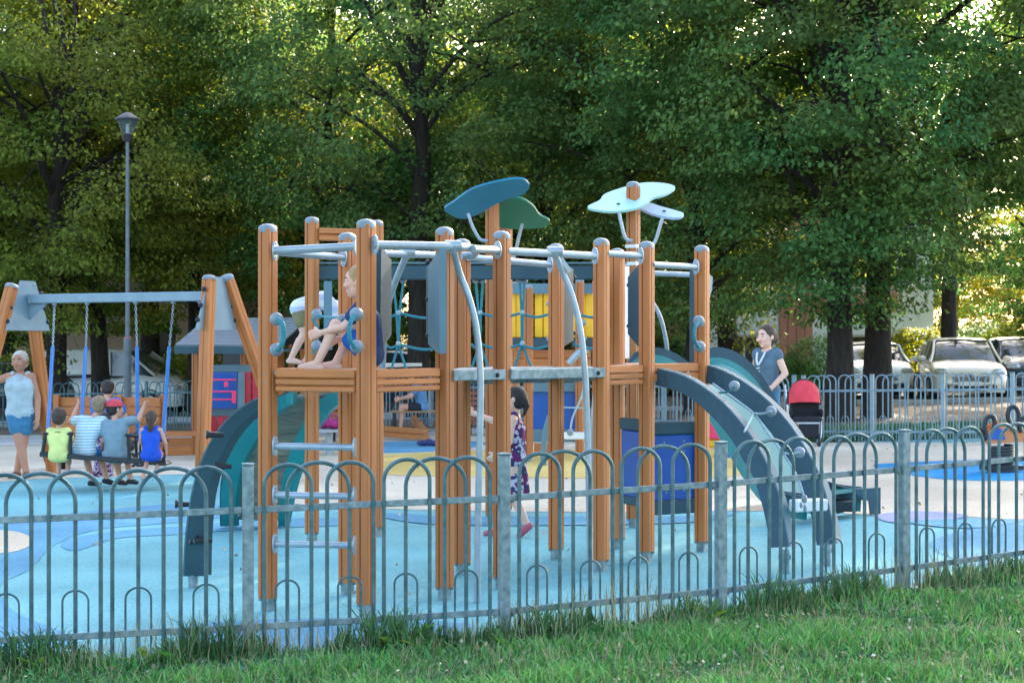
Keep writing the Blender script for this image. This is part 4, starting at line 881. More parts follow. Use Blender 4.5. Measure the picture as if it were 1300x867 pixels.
def chain(p_top, p_mid, p_bot):
    q = MB(); d = (p_mid - p_top); L = d.length; d.normalize(); n = int(L / .042); a = d.orthogonal().normalized(); c = d.cross(a)
    for i in range(n):
        u = (a + c).normalized() if i % 2 else (a - c).normalized(); o = p_top + d * (L * (i + .5) / n)
        q.tube([o + d * .027 * math.cos(t) + u * .013 * math.sin(t) for t in [2 * math.pi * k / 8 for k in range(8)]], .0045, 4, True)
    part('chain', q, steel, bsw, kind='stuff')
    q = MB(); q.tube([p_mid, p_bot], .024, 8); part('blue_sleeve', q, mat('sleeve_blue', (.01, .15, .42), .5), bsw, True)
    q = MB(); q.box(p_top + Vector((0, 0, .03)), (.05, .07, .07), bev=.012); part('chain_hanger', q, galv, bsw)
def onbeam(px):
    t = (px - 33) / (277 - 33); return LB.lerp(RB, t) + Vector((0, 0, -.09))
chain(onbeam(71), W(67, 441, 99), P3(61, 549)); chain(onbeam(114), W(109, 441, 98), P3(94, 560, SS, .3)); chain(onbeam(176), W(174, 441, 100), P3(168, 560, SS, .3)); chain(onbeam(223), W(215, 441, 101), P3(207, 556))

# ------------------------------------------------------------------ spring rocker, pushchair
sr = thing('spring_rocker', 'orange and blue spring rocker with black hand loops at the right edge', 'spring rocker', GP(1272, 600))
S2 = 70.; S2 = F / GP(1272, 599).y
orangep = mat('orange_plastic', (.62, .20, .06), .45)
def R2(px, py, d=0.): v = W(px, py, S2); v.y += d; return v
o = [R2(*p) for p in ((1248, 556), (1252, 545), (1262, 537), (1272, 535), (1281, 541), (1292, 550), (1302, 548), (1318, 544), (1318, 556), (1300, 560), (1288, 560), (1262, 562), (1250, 563))]
for d in (-.10, .10): q = MB(); q.prism([v + Vector((0, d, 0)) for v in o], [v + Vector((0, d + .03, 0)) for v in o]); part('side_board', q, orangep, sr)
o = [R2(*p) for p in ((1255, 557), (1256, 548), (1263, 542), (1269, 545), (1273, 556), (1271, 558))]; q = MB(); q.prism([v + Vector((0, -.105, 0)) for v in o], [v + Vector((0, -.118, 0)) for v in o]); part('blue_shield', q, bluep, sr)
q = MB(); q.box(R2(1285, 553, 0.015), (.62, .17, .05), bev=.01); part('seat', q, dark, sr)
for pts in (((1249, 557), (1246, 540), (1249, 530), (1256, 528), (1259, 535), (1257, 545)), ((1283, 546), (1276, 530), (1277, 519), (1284, 516), (1289, 524), (1288, 540)), ((1292, 548), (1290, 536), (1296, 530), (1304, 532), (1306, 542)), ((1249, 556), (1241, 551), (1240, 545), (1246, 545))):
    q = MB(); q.tube(spline([R2(*p, -.13) for p in pts], 5), .028, 8); part('hand_loop', q, dark, sr, True)
q = MB(); n = 90; q.tube([R2(1272, 592 - 26 * i / n) + Vector((math.cos(i * .5) * .12, math.sin(i * .5) * .12, 0)) for i in range(n + 1)], .024, 6); part('spring', q, dark, sr, True)
q = MB(); c = GP(1272, 600); q.tube([c + Vector((0, 0, .0)), c + Vector((0, 0, .05))], .17, 16); q.box(c + Vector((0, 0, .06)), (.5, .10, .05)); part('base_plate', q, dark, sr)

pc = thing('pushchair', 'red hooded pushchair with black seat and silver frame beside the woman', 'pushchair', GP(1022, 566)); S3 = F / GP(1022, 566).y
def R3(px, py, d=0.): v = W(px, py, S3); v.y += d; return v
redf = mat('red_fabric', (.75, .05, .07), .75, var=.15, bump=.2)
q = MB()
hc = R3(1021, 512); nu, nv = 14, 8; vs_ = []
for i in range(nv + 1):
    th = R(8) + R(95) * i / nv
    for j in range(nu + 1):
        ph = math.pi * j / nu
        vs_.append(hc + Vector((-math.cos(ph) * .235 * (1 + .0 * i), -math.sin(ph) * math.cos(th) * .30 + .02, math.sin(ph) ** .6 * math.sin(th) * .36 - .02 + .02 * math.sin(ph * 1) * (i % 2))))
fs_ = [(i * (nu + 1) + j, i * (nu + 1) + j + 1, (i + 1) * (nu + 1) + j + 1, (i + 1) * (nu + 1) + j) for i in range(nv) for j in range(nu)]
q.add(vs_, fs_); part('hood', q, redf, pc, True)
q = MB(); q.tube([hc + Vector((-math.cos(math.pi * j / 16) * .25, .03, math.sin(math.pi * j / 16) * .37 - .02)) for j in range(17)], .022, 8); part('hood_rim', q, dark, pc, True)
q = MB(); q.box(R3(1022, 521, .03), (.44, .05, .34), bev=.02); q.box(R3(1022, 531, -.12), (.42, .36, .07), bev=.02); q.box(R3(1023, 545, -.26), (.30, .05, .24), bev=.02)
for px in (1003, 1041): q.ball(R3(px, 524, -.1), .06, 8, 6, (.5, 2, 1.2))
part('seat', q, mat('pram_black', (.012, .014, .02), .8), pc, True)
for sg in (-1, 1):
    q = MB(); q.tube(spline([R3(1022 + sg * 19, 520, .25), R3(1022 + sg * 20, 535, .0), R3(1022 + sg * 17, 552, -.2), R3(1022 + sg * 13, 562, -.3)], 4), .014, 8)
    q.tube([R3(1022 + sg * 19, 528, -.05), R3(1022 + sg * 20, 556, .3)], .014, 8); q.tube([R3(1022 + sg * 19, 520, .25), R3(1022 + sg * 18, 490, .55)], .014, 8); part('side_frame', q, mat('pram_silver', (.6, .65, .68), .3, .7), pc, True)
    for d in (-.3, .3):
        c = R3(1022 + sg * (13 if d < 0 else 20), 0, d); c.z = gz(c.x) + (.085 if d < 0 else .12); rr = .065 if d < 0 else .095; n = 18
        q = MB(); q.tube([c + Vector((0, math.cos(2 * math.pi * i / n) * rr, math.sin(2 * math.pi * i / n) * rr)) for i in range(n)], .022, 8, True); wv = part('wheel', q, dark, pc, True)
        q = MB(); q.tube([c + Vector((-.03, 0, 0)), c + Vector((.03, 0, 0))], .035, 10); part('wheel_hub', q, steel, wv, True)
q = MB(); q.tube([R3(1008, 536, -.3), R3(1036, 536, -.3)], .014, 8); part('bumper_bar', q, MATS['pram_silver'], pc, True)

# ------------------------------------------------------------------ cars
tyre = mat('tyre_rubber', (.012, .012, .012), .85); rim = mat('wheel_rim', (.4, .42, .44), .35, .8)
carglass = mat('car_glass', (.035, .05, .052), .06, spec=.8, var=.3, scale=2); headl = mat('headlight_glass', (.55, .6, .62), .08, .3, spec=.8, var=.3, scale=20)
plate = mat('plate_white', (.75, .75, .72), .4)
def car(label, loc, heading, paint, L=4.1, Wd=1.76, H=1.48, van=False, group=None, name='parked_car'):
    """local +y = front of the car"""
    t = thing(name, label, 'van' if van else 'car', loc, group, heading); hw = Wd / 2; f = L / 2
    st = [(f, .60, .30, .50), (f - .03, .80, .22, .62), (f - .12, .90, .2, .72), (f - .35, .97, .2, .84 if not van else .95), (f - .75, 1.0, .2, .92 if not van else 1.05), (f - 1.15, 1.0, .2, .97 if not van else 1.12),
          (f - 1.9, 1.0, .2, .98), (-f + 1.2, 1.0, .2, .99), (-f + .5, .99, .2, 1.0), (-f + .12, .95, .22, .98), (-f, .84, .3, .9)]
    def ring(y, k, z0, z1):
        w_ = hw * k; zm = z0 + (z1 - z0) * .55
        return [(0, y, z1 + .02), (w_ * .45, y, z1 + .012), (w_ * .80, y, z1 - .02), (w_ * .93, y, z1 - .07), (w_ * .99, y, z1 - .16), (w_, y, zm), (w_ * .985, y, z0 + .12), (w_ * .94, y, z0), (0, y, z0 - .01)]
    vs_ = []; 
    for s_ in st:
        rr = ring(*s_); vs_ += rr + [(-x, y_, z) for x, y_, z in rr[-2:0:-1]]
    n = 16; q = MB(); fs_ = [(i * n + j, i * n + (j + 1) % n, (i + 1) * n + (j + 1) % n, (i + 1) * n + j) for i in range(len(st) - 1) for j in range(n)] + [tuple(range(n)), tuple((len(st) - 1) * n + j for j in range(n))[::-1]]
    q.add(vs_, fs_); part('body', q, paint, t, True, local=True)
    gb = .93 if not van else 1.06
    gs = [(f - 1.02, .90, .90, gb - .02, gb), (f - 1.35, .90, .78, gb, H - .30), (f - 1.78, .91, .72, gb, H - .05), (f - 2.3, .92, .72, gb, H), (-f + 1.1, .92, .72, gb, H - .02), (-f + .45, .91, .70, gb, H - .10), (-f + .12, .88, .80, gb, gb + .12)]
    if van: gs = [(f - .75, .90, .90, gb - .02, gb), (f - 1.1, .91, .84, gb, H - .35), (f - 1.55, .92, .82, gb, H - .03), (f - 2.2, .93, .82, gb, H), (-f + .4, .93, .82, gb, H), (-f + .08, .92, .82, gb, H - .06), (-f + .02, .92, .85, gb, gb + .1)]
    vs_ = []
    for y_, kb, kt, zb, z1 in gs:
        a, b_ = hw * kb, hw * kt; rr = [(a, y_, zb - .04), (a * .99, y_, zb + .02), (b_ + (a - b_) * .12, y_, z1 - .06), (b_ * .9, y_, z1 - .01), (0, y_, z1 + .015)]; vs_ += rr + [(-x, yy, z) for x, yy, z in rr[-2::-1]]
    n = 9; q = MB(); q.add(vs_, [(i * n + j, i * n + j + 1, (i + 1) * n + j + 1, (i + 1) * n + j) for i in range(len(gs) - 1) for j in range(n - 1)] + [tuple(range(n)), tuple((len(gs) - 1) * n + j for j in range(n))])
    part('windows', q, carglass, t, True, local=True)
    q = MB(); q_r = gs[2:-1]; vs_ = []
    for y_, kb, kt, zb, z1 in q_r:
        b_ = hw * kt; vs_ += [(b_ * 1.04, y_, z1 - .055), (b_ * .92, y_, z1 + .003), (0, y_, z1 + .03), (-b_ * .92, y_, z1 + .003), (-b_ * 1.04, y_, z1 - .055)]
    q.add(vs_, [(i * 5 + j, i * 5 + j + 1, (i + 1) * 5 + j + 1, (i + 1) * 5 + j) for i in range(len(q_r) - 1) for j in range(4)]); part('roof', q, paint, t, True, local=True)
    for sg in (-1, 1):
        y0 = gs[0][0]; q = MB(); q.tube(spline([(sg * hw * .93, y0 + .05, gb - .02), (sg * hw * (gs[1][2] + .035), gs[1][0], gs[1][4] - .03), (sg * hw * gs[2][2] * 1.03, gs[2][0], gs[2][4] - .03)], 4), .032, 6)
        part('front_pillar', q, paint, t, True, local=True)
        for yy in (f - 2.15, -f + 1.25) if not van else (f - 2.0,): q = MB(); q.tube([(sg * hw * .955, yy, gb - .02), (sg * hw * gs[3][2] * 1.05, yy - .05, H - .05)], .035, 6); part('side_pillar', q, paint, t, True, local=True)
        q = MB(); q.tube([(sg * hw * .955, -f + .2, gb), (sg * hw * gs[4][2] * 1.06, gs[5][0] + .1, gs[5][4] - .02)], .06, 6)
        part('rear_pillar', q, paint, t, True, local=True)
        if van:
            q = MB(); a_ = Vector((sg * hw * .945, f - 2.35, gb)); o_ = [Vector((sg * hw * .945, f - 2.35, gb)), Vector((sg * hw * .945, -f + .15, gb)), Vector((sg * hw * .86, -f + .2, H - .05)), Vector((sg * hw * .86, f - 2.35, H - .05))]; q.prism(o_, [v + Vector((sg * .02, 0, 0)) for v in o_]); part('side_panel', q, paint, t, local=True)
        q = MB(); q.ball((sg * (hw + .11), f - 1.25, gb + .07), .11, 10, 7, (1.0, .5, .68)); q.box((sg * (hw + .01), f - 1.25, gb + .02), (.1, .05, .04)); part('wing_mirror', q, paint, t, True, local=True)
        q = MB(); M = Matrix.Rotation(sg * R(-24), 3, 'Z'); q.ball((sg * hw * .74, f - .155, .70), .14, 12, 8, (1.25, .55, .72), M); part('headlight', q, headl, t, True, local=True)
        q = MB(); q.box((sg * hw * .70, f - .055, .34), (.30, .06, .15), sg * R(-20), bev=.03); part('fog_light_recess', q, dark, t, local=True)
        for yy in (f - .82, -f + .75):
            q = MB(); c = Vector((sg * (hw - .10), yy, .30)); q.tube([c + Vector((-.1, 0, 0)), c + Vector((.085, 0, 0)), c + Vector((.105, 0, 0))], [.31, .31, .29], 22); wv = part('wheel', q, tyre, t, True, local=True)
            q = MB(); q.tube([c + Vector((sg * .10, 0, 0)), c + Vector((sg * .115, 0, 0))], .2, 16)
            part('rim', q, rim, wv, local=True)
            q = MB(); arch_ = [(sg * (hw + .004), yy + math.cos(math.pi * k / 12) * .36, .30 + math.sin(math.pi * k / 12) * .36) for k in range(13)]; q.tube(arch_, .02, 6); part('wheel_arch', q, dark, t, True, local=True)
    q = MB(); q.box((0, f - .005, .52), (hw * .95, .06, .14), bev=.03); gr = part('grille', q, dark, t, local=True)
    for k in range(3): q = MB(); q.box((0, f + .03, .475 + .045 * k), (hw * .9, .012, .012)); part('grille_bar', q, rim, gr, local=True)
    q = MB(); q.box((0, f - .01, .31), (hw * .9, .08, .13), bev=.03); part('air_intake', q, dark, t, local=True)
    q = MB(); q.box((0, f + .038, .42), (.5, .012, .10)); part('number_plate', q, plate, t, local=True)
    q = MB(); q.ball((0, f - .02, .63), .045, 10, 6, (1, .5, 1)); part('badge', q, rim, t, True, local=True)
    q = MB(); q.tube([(0, -f + .9, H - .02), (0, -f + .75, H + .35)], .006, 5); part('aerial', q, dark, t, local=True)
    for sg in (-1, 1): q = MB(); q.tube([(sg * .55 - .1, f - 1.12, gb + .03), (sg * .3 - .1, f - 1.24, gb + .18)], .008, 5); part('wiper', q, dark, t, local=True)
    return t
whitep = mat('car_paint_white', (.86, .87, .86), .28, var=.02, coat=.6); creamp = mat('car_paint_cream', (.78, .70, .58), .3, .1, var=.04, coat=.6); darkp = mat('car_paint_dark', (.03, .04, .06), .25, coat=.7, var=.1); silverp = mat('van_paint_pale', (.66, .70, .68), .3, var=.03, coat=.5)
x, y = tx(1246, 53.5); car('cream hatchback parked facing the playground at the right edge', G(x, y + 1.9, .0), R(180 - 8), creamp, 4.15, 1.80, 1.50)
x, y = tx(1128, 50.5); car('white hatchback parked behind the two dark tree trunks', G(x, y + 1.9, .02), R(180 - 6), whitep, 4.1, 1.76, 1.42)
x, y = tx(1330, 50); car('dark car at the far right edge beside the cream hatchback', G(x, y + 2.2, .02), R(180 - 4), darkp, 4.3, 1.76, 1.45)
x, y = tx(152, 46); car('pale white van parked sideways behind the man in blue', G(x, y, .02), R(-104), silverp, 4.3, 1.8, 1.72, van=True)
x, y = tx(40, 46); car('dark parked car at the far left behind the hoop fence', G(x, y, .02), R(-80), darkp, 4.3, 1.76, 1.45)
x, y = tx(510, 48); car('black parked car beyond the fence behind the sandbox', G(x, y, .02), R(-95), darkp, 4.4, 1.78, 1.5)

# ------------------------------------------------------------------ people
skin = mat('skin', (.62, .33, .22), .55, var=.07, scale=5, spec=.4); skinp = mat('skin_pale', (.74, .46, .35), .55, var=.06, scale=5, spec=.4); skint = mat('skin_tanned', (.50, .24, .15), .55, var=.08, scale=5, spec=.4)
eyew = mat('eye_white', (.7, .7, .68), .3); eyed = mat('eye_dark', (.03, .02, .015), .3); lipm = mat('lips', (.42, .12, .10), .5)
def cloth(n, c, v=.15, c2=None, **k): return mat(n, c, .85, var=v, col2=c2, scale=k.pop('scale', 9), bump=.25, bscale=14, **k)
def striped(name, c1, c2, sc):
    m = bpy.data.materials.new(name); m.use_nodes = True; t = m.node_tree; b = t.nodes['Principled BSDF']; b.inputs['Roughness'].default_value = .85
    tc = t.nodes.new('ShaderNodeTexCoord'); wv = t.nodes.new('ShaderNodeTexWave'); wv.bands_direction = 'Z'; wv.inputs['Scale'].default_value = sc; wv.inputs['Distortion'].default_value = .6
    t.links.new(tc.outputs['Object'], wv.inputs[0]); rp = t.nodes.new('ShaderNodeValToRGB'); rp.color_ramp.elements[0].position = .42; rp.color_ramp.elements[1].position = .58
    rp.color_ramp.elements[0].color = (*c1, 1); rp.color_ramp.elements[1].color = (*c2, 1); t.links.new(wv.outputs[0], rp.inputs[0]); t.links.new(rp.outputs[0], b.inputs['Base Color']); return m
def patterned(name, cols, sc):
    m = bpy.data.materials.new(name); m.use_nodes = True; t = m.node_tree; b = t.nodes['Principled BSDF']; b.inputs['Roughness'].default_value = .85
    tc = t.nodes.new('ShaderNodeTexCoord'); v = t.nodes.new('ShaderNodeTexVoronoi'); v.inputs['Scale'].default_value = sc; t.links.new(tc.outputs['Object'], v.inputs[0])
    rp = t.nodes.new('ShaderNodeValToRGB'); rp.color_ramp.interpolation = 'CONSTANT'; el = rp.color_ramp.elements
    sp = t.nodes.new('ShaderNodeSeparateColor'); t.links.new(v.outputs['Color'], sp.inputs[0]); t.links.new(sp.outputs[0], rp.inputs[0])
    el[0].position = 0; el[0].color = (*cols[0], 1); el[1].position = 1 / len(cols); el[1].color = (*cols[1], 1)
    for i, c in enumerate(cols[2:]): e = el.new((i + 2) / len(cols)); e.color = (*c, 1)
    t.links.new(rp.outputs[0], b.inputs['Base Color']); return m
def tcap(q, a, ra, b, rb, n=12):
    """tapered capsule with round ends"""
    a = Vector(a); b = Vector(b); d = b - a; L = d.length
    if L < 1e-4: q.ball(a, ra, n, 8); return
    d /= L; pts = []; rs = []
    for k in range(1, 5): t = math.pi / 2 * k / 4; pts.append(a - d * ra * math.cos(t)); rs.append(max(.0008, ra * math.sin(t)))
    for k in range(0, 4): t = math.pi / 2 * k / 4; pts.append(b + d * rb * math.sin(t)); rs.append(max(.0008, rb * math.cos(t)))
    pts.insert(0, a - d * ra * .999); rs.insert(0, ra * .05); pts.append(b + d * rb * .999); rs.append(rb * .05)
    q.tube(pts, rs, n)
def remeshed(name, q, m, voxel, smooth_it=3):
    me = bpy.data.meshes.new(name); me.from_pydata([tuple(v) for v in q.v], [], q.f); o = bpy.data.objects.new(name, me); C.objects.link(o)
    r = o.modifiers.new('r', 'REMESH'); r.mode = 'VOXEL'; r.voxel_size = voxel
    s = o.modifiers.new('s', 'SMOOTH'); s.factor = .5; s.iterations = smooth_it
    dg = bpy.context.evaluated_depsgraph_get(); dg.update(); me2 = bpy.data.meshes.new_from_object(o.evaluated_get(dg)); me2.name = name
    bpy.data.objects.remove(o); bpy.data.meshes.remove(me); me2.materials.clear(); me2.materials.append(m); me2.shade_smooth(); return me2
V = Vector
def person(label, loc, heading, H, J=None, sk=skin, hair=None, hairlen=0., outfit=(), headk=1., look=0., nod=0., build=1., shoes=None, cat='person', name='person', hair_style='short', floppy=None, cap_=None, grab=0.5):
    """joints in units of the height H, x to the person's right, y forward, z up from the ground point"""
    D = dict(pel=(0, 0, .53), chest=(0, .005, .72), neck=(0, .0, .825), head=(0, .012, .925), shR=(.10, 0, .80), shL=(-.10, 0, .80), elR=(.135, -.01, .63), elL=(-.135, -.01, .63),
             wrR=(.14, .04, .48), wrL=(-.14, .04, .48), hipR=(.05, 0, .52), hipL=(-.05, 0, .52), knR=(.055, .01, .28), knL=(-.055, .01, .28), anR=(.058, -.01, .045), anL=(-.058, -.01, .045), toR=(.075, .085, .012), toL=(-.075, .085, .012))
    D.update(J or {}); K = {k: V(v) * H for k, v in D.items()}; B = build
    t = thing(name, label, cat, loc, None, heading)
    hr = .062 * H * headk; M = Matrix.Rotation(look, 3, 'Z') @ Matrix.Rotation(nod, 3, 'X'); hc = K['head']
    hv = lambda x, y, z: hc + M @ V((x * hr, y * hr, z * hr))
    q = MB()
    def limb(a, ra, b, rb, c, rc): tcap(q, K[a], ra * H * B, K[b], rb * H * B); tcap(q, K[b], rb * H * B, K[c], rc * H * B)
    for s in 'RL':
        limb('sh' + s, .030, 'el' + s, .024, 'wr' + s, .0165); limb('hip' + s, .052, 'kn' + s, .033, 'an' + s, .021)
        tcap(q, K['kn' + s].lerp(K['an' + s], .28) + V((0, -.006, 0)) * H, .032 * H * B, K['an' + s], .02 * H)      # calf
        heel = K['an' + s] + (K['an' + s] - K['to' + s]).normalized() * .018 * H + V((0, 0, -.022 * H))
        tcap(q, heel, .02 * H, K['to' + s], .015 * H); tcap(q, K['an' + s], .02 * H, K['to' + s].lerp(K['an' + s], .2), .017 * H)
        # hand
        wv = K['wr' + s]; d = (wv - K['el' + s]).normalized(); fw = V((0, 1, 0)) if abs(d.y) < .8 else V((0, 0, 1)); sdv = d.cross(fw).normalized(); fn = sdv.cross(d).normalized()
        pm = wv + d * .048 * H
        for u in (-.5, 0, .5): tcap(q, wv + fn * .012 * H * u, .0135 * H, pm + fn * .030 * H * u, .0115 * H, 8)
        inner = sdv * (1 if s == 'L' else -1)
        for i, (u, ln) in enumerate(((-.021, .034), (-.007, .043), (.007, .046), (.021, .041))):
            b0 = pm + fn * u * H; cv = inner * grab; d1 = (d + cv * .6).normalized(); d2 = (d + cv * 1.8).normalized(); k = .0058 * H + .0012
            m1 = b0 + d1 * ln * .55 * H; tcap(q, b0, k * 1.1, m1, k, 7); tcap(q, m1, k, m1 + d2 * ln * .5 * H, k * .85, 7)
        tb_ = wv + d * .014 * H + fn * .012 * H; t1 = tb_ + (d * .5 + fn * .85 + inner * .3).normalized() * .026 * H; tcap(q, tb_, .0085 * H, t1, .0072 * H, 7); tcap(q, t1, .0072 * H, t1 + (d + fn * .3 + inner * .5).normalized() * .018 * H, .006 * H, 7)
    for s in (-1, 1):
        sr_ = K['shR'] if s > 0 else K['shL']; hp = K['hipR'] if s > 0 else K['hipL']
        axis = (K['shR'] - K['shL']).normalized()
        tcap(q, hp.lerp(K['pel'], .2), .056 * H * B, K['pel'].lerp(K['chest'], .5) + axis * s * .030 * H * B, .050 * H * B)
        tcap(q, K['pel'].lerp(K['chest'], .5) + axis * s * .030 * H * B, .050 * H * B, K['chest'] + axis * s * .042 * H * B, .056 * H * B)
        tcap(q, K['chest'] + axis * s * .042 * H * B, .056 * H * B, sr_.lerp(K['neck'], .25) + V((0, 0, -.025 * H)), .040 * H * B); tcap(q, sr_, .032 * H * B, K['neck'] + V((0, 0, -.02 * H)), .032 * H)
    tcap(q, K['neck'] - V((0, 0, .02 * H)), .031 * H, hc + M @ V((0, -.2, -.35)) * hr, .027 * H)
    q.ball(hv(0, -.05, .18), hr, 18, 12, (.88, 1.05, 1.02), M); q.ball(hv(0, .12, -.45), hr, 16, 10, (.68, .80, .78), M); tcap(q, hv(0, .55, -.95), hr * .25, hv(0, .3, -.7), hr * .4)
    tcap(q, hv(0, .90, .05), hr * .10, hv(0, 1.0, -.26), hr * .15, 8); q.ball(hv(0, .82, -.66), hr * .22, 8, 6, (1.3, .6, .5), M)
    for s in (-1, 1): q.ball(hv(s * .9, -.05, -.05), hr * .26, 8, 6, (.4, .7, 1.15), M); q.ball(hv(s * .42, .80, -.28), hr * .3, 8, 6, (1, .6, .8), M)
    me = remeshed('body', q, sk, .0068 if H > 1.3 else .0058, 2); o = bpy.data.objects.new('body', me); C.objects.link(o); o.parent = t
    for s in (-1, 1):
        e = MB(); e.ball(hv(s * .34, .90, .06), hr * .12, 8, 6, (1.25, .6, .5), M); eo = part('eye', e, eyew, t, True, local=True)
        e = MB(); e.ball(hv(s * .34, .955, .06), hr * .065, 6, 5); part('pupil', e, eyed, eo, True, local=True)
        e = MB(); e.tube([hv(s * .18, .97, .30), hv(s * .36, .97, .36), hv(s * .54, .86, .29)], hr * .045, 5); part('eyebrow', e, hbrown, t, True, local=True)
    e = MB(); e.tube([hv(-.25, .93, -.60), hv(0, 1.02, -.57), hv(.25, .93, -.60)], [hr * .03, hr * .08, hr * .03], 6); part('lips', e, lipm, t, True, local=True)
    if hair:
        e = MB(); e.ball(hv(0, -.16, .30), hr * 1.03, 16, 12, (.93, 1.04, 1.0), M); e.ball(hv(0, -.45, -.10), hr, 12, 8, (.86, .72, .85), M)
        if hair_style == 'short': pass
        if hair_style == 'tail': tcap(e, hv(0, -.95, .25), hr * .32, hv(0, -1.35, -.35), hr * .30); tcap(e, hv(0, -1.35, -.35), hr * .30, hv(0, -1.25, -1.35), hr * .13)
        if hair_style == 'bob': e.ball(hv(0, -.45, -.35), hr, 12, 8, (.98, .75, 1.15), M)
        if hair_style == 'long': tcap(e, hv(0, -.55, .1), hr * .80, hv(0, -.75, -1.3), hr * .55); tcap(e, hv(0, -.75, -1.3), hr * .55, hv(0, -.75, -2.2), hr * .3)
        if hair_style == 'bun': e.ball(hv(0, -.55, .25), hr * .9, 12, 8, (.95, 1, .95), M); e.ball(hv(0, -1.35, -.15), hr * .45, 10, 7, (1, .9, 1.3), M)
        o = bpy.data.objects.new('hair', remeshed('hair', e, hair, .008, 2)); C.objects.link(o); o.parent = t
    if cap_:
        e = MB(); n = 18; vs_ = []
        for i in range(6):
            th = math.pi / 2 * i / 5
            for j in range(n): ph = 2 * math.pi * j / n; vs_.append(hv(math.cos(ph) * math.cos(th) * 1.05, -.1 + math.sin(ph) * math.cos(th) * 1.18, .40 + math.sin(th) * .95))
        e.add(vs_, [(i * n + j, i * n + (j + 1) % n, (i + 1) * n + (j + 1) % n, (i + 1) * n + j) for i in range(5) for j in range(n)]); c_ = part('sun_cap', e, cap_[0], t, True, local=True)
        e = MB(); up = [hv(x, .95 + .75 * math.sqrt(max(0, 1 - x * x)) * 1., .40 - .1 * (1 - x * x)) for x in [k / 5 for k in range(-5, 6)]]; lo = [hv(x, .95 * math.sqrt(max(0, 1 - (x * .8) ** 2)), .42) for x in [k / 5 for k in range(-5, 6)]]
        e.ribbon(up, lo, M @ V((0, 0, .05 * hr))); part('cap_peak', e, cap_[1], c_, True, local=True)
    def garment(nm, kind, m, extra=.007, par=t, vox=.0085):
        e = MB(); g = extra + .004
        ax = (K['shR'] - K['shL']).normalized(); mid = K['pel'].lerp(K['chest'], .5)
        if kind in ('tshirt', 'tank', 'dress'):
            tcap(e, K['pel'] + V((0, 0, .0)), .060 * H * B + g, K['chest'], .062 * H * B + g); tcap(e, K['hipR'].lerp(K['pel'], .1), .057 * H * B + g * 1.2, K['hipL'].lerp(K['pel'], .1), .057 * H * B + g * 1.2)
            if kind == 'tank': tcap(e, K['chest'], .055 * H * B + g, K['chest'].lerp(K['neck'], .45), .052 * H * B + g * .6)
            for s in (-1, 1):
                sr_ = K['shR'] if s > 0 else K['shL']; hp = K['hipR'] if s > 0 else K['hipL']
                bt = hp.lerp(K['pel'], .2).lerp(mid, .12); tcap(e, bt, .056 * H * B + g, mid + ax * s * .030 * H * B, .051 * H * B + g)
                tcap(e, mid + ax * s * .030 * H * B, .051 * H * B + g, K['chest'] + ax * s * .042 * H * B, .057 * H * B + g)
                tcap(e, K['chest'] + ax * s * .042 * H * B, .057 * H * B + g, sr_.lerp(K['neck'], .30) + V((0, 0, -.035 * H)), (.038 if kind != 'tshirt' else .044) * H * B + g * .8)
                if kind == 'tshirt':
                    el = K['elR'] if s > 0 else K['elL']; tcap(e, sr_, .033 * H * B + g, sr_.lerp(el, .10 if nm == 'blouse' else .55), .034 * H * B + g); tcap(e, sr_, .033 * H * B + g, K['neck'] + V((0, 0, -.035 * H)), .028 * H + g)
                else:
                    a = sr_.lerp(K['neck'], .38) + V((0, 0, .012 * H)); tcap(e, a, .022 * H + g * .8, K['chest'] + ax * s * .03 * H, .05 * H * B + g)
        if kind == 'dress':
            for k in range(10):
                a = 2 * math.pi * k / 10; rr = (.07 + .012 * (k % 2)) * H; fl = K['pel'] + V((math.cos(a) * rr * 1.1, math.sin(a) * rr * .9, -.22 * H)); tcap(e, K['pel'], .058 * H + g, fl, .030 * H)
        if kind in ('shorts', 'skirt'):
            for s in 'RL':
                tcap(e, K['hip' + s], .055 * H * B + g, K['hip' + s].lerp(K['kn' + s], .52 if kind == 'shorts' else .45), .050 * H * B + g * 1.4); tcap(e, K['hip' + s], .057 * H * B + g, mid.lerp(K['pel'], .55), .055 * H * B + g * .6)
        o = bpy.data.objects.new(nm, remeshed(nm, e, m, vox, 3)); C.objects.link(o); o.parent = par; return o
    for nm, kind, m in outfit: garment(nm, kind, m, .006 if kind in ('shorts', 'skirt') else .011 if kind == 'tshirt' else .010)
    if shoes:
        for s in 'RL':
            e = MB(); a_, t_ = K['an' + s], K['to' + s]; heel = a_ + (a_ - t_).normalized() * .02 * H + V((0, 0, -.022 * H)); tcap(e, heel, .026 * H, t_, .022 * H); tcap(e, a_ + V((0, 0, -.008 * H)), .027 * H, t_.lerp(a_, .25), .023 * H)
            o = bpy.data.objects.new('shoe', remeshed('shoe', e, shoes, .008, 2)); C.objects.link(o); o.parent = t
    return t, K, hv
hgrey = mat('hair_grey', (.55, .52, .47), .7, var=.2, scale=20, bump=.3); hbrown = mat('hair_brown', (.06, .032, .018), .6, var=.3, scale=20, bump=.3); hdark = mat('hair_dark', (.022, .015, .012), .6, var=.3, scale=20, bump=.3)
hblond = mat('hair_blond', (.38, .25, .12), .65, var=.2, scale=20, bump=.3); hcrop = mat('hair_cropped_blond', (.26, .18, .11), .7, var=.25, scale=25, bump=.3)
denim = cloth('denim', (.05, .20, .34), .25); sandal = mat('sandal_leather', (.18, .09, .05), .6); blackshoe = mat('shoe_black', (.02, .025, .03), .6)
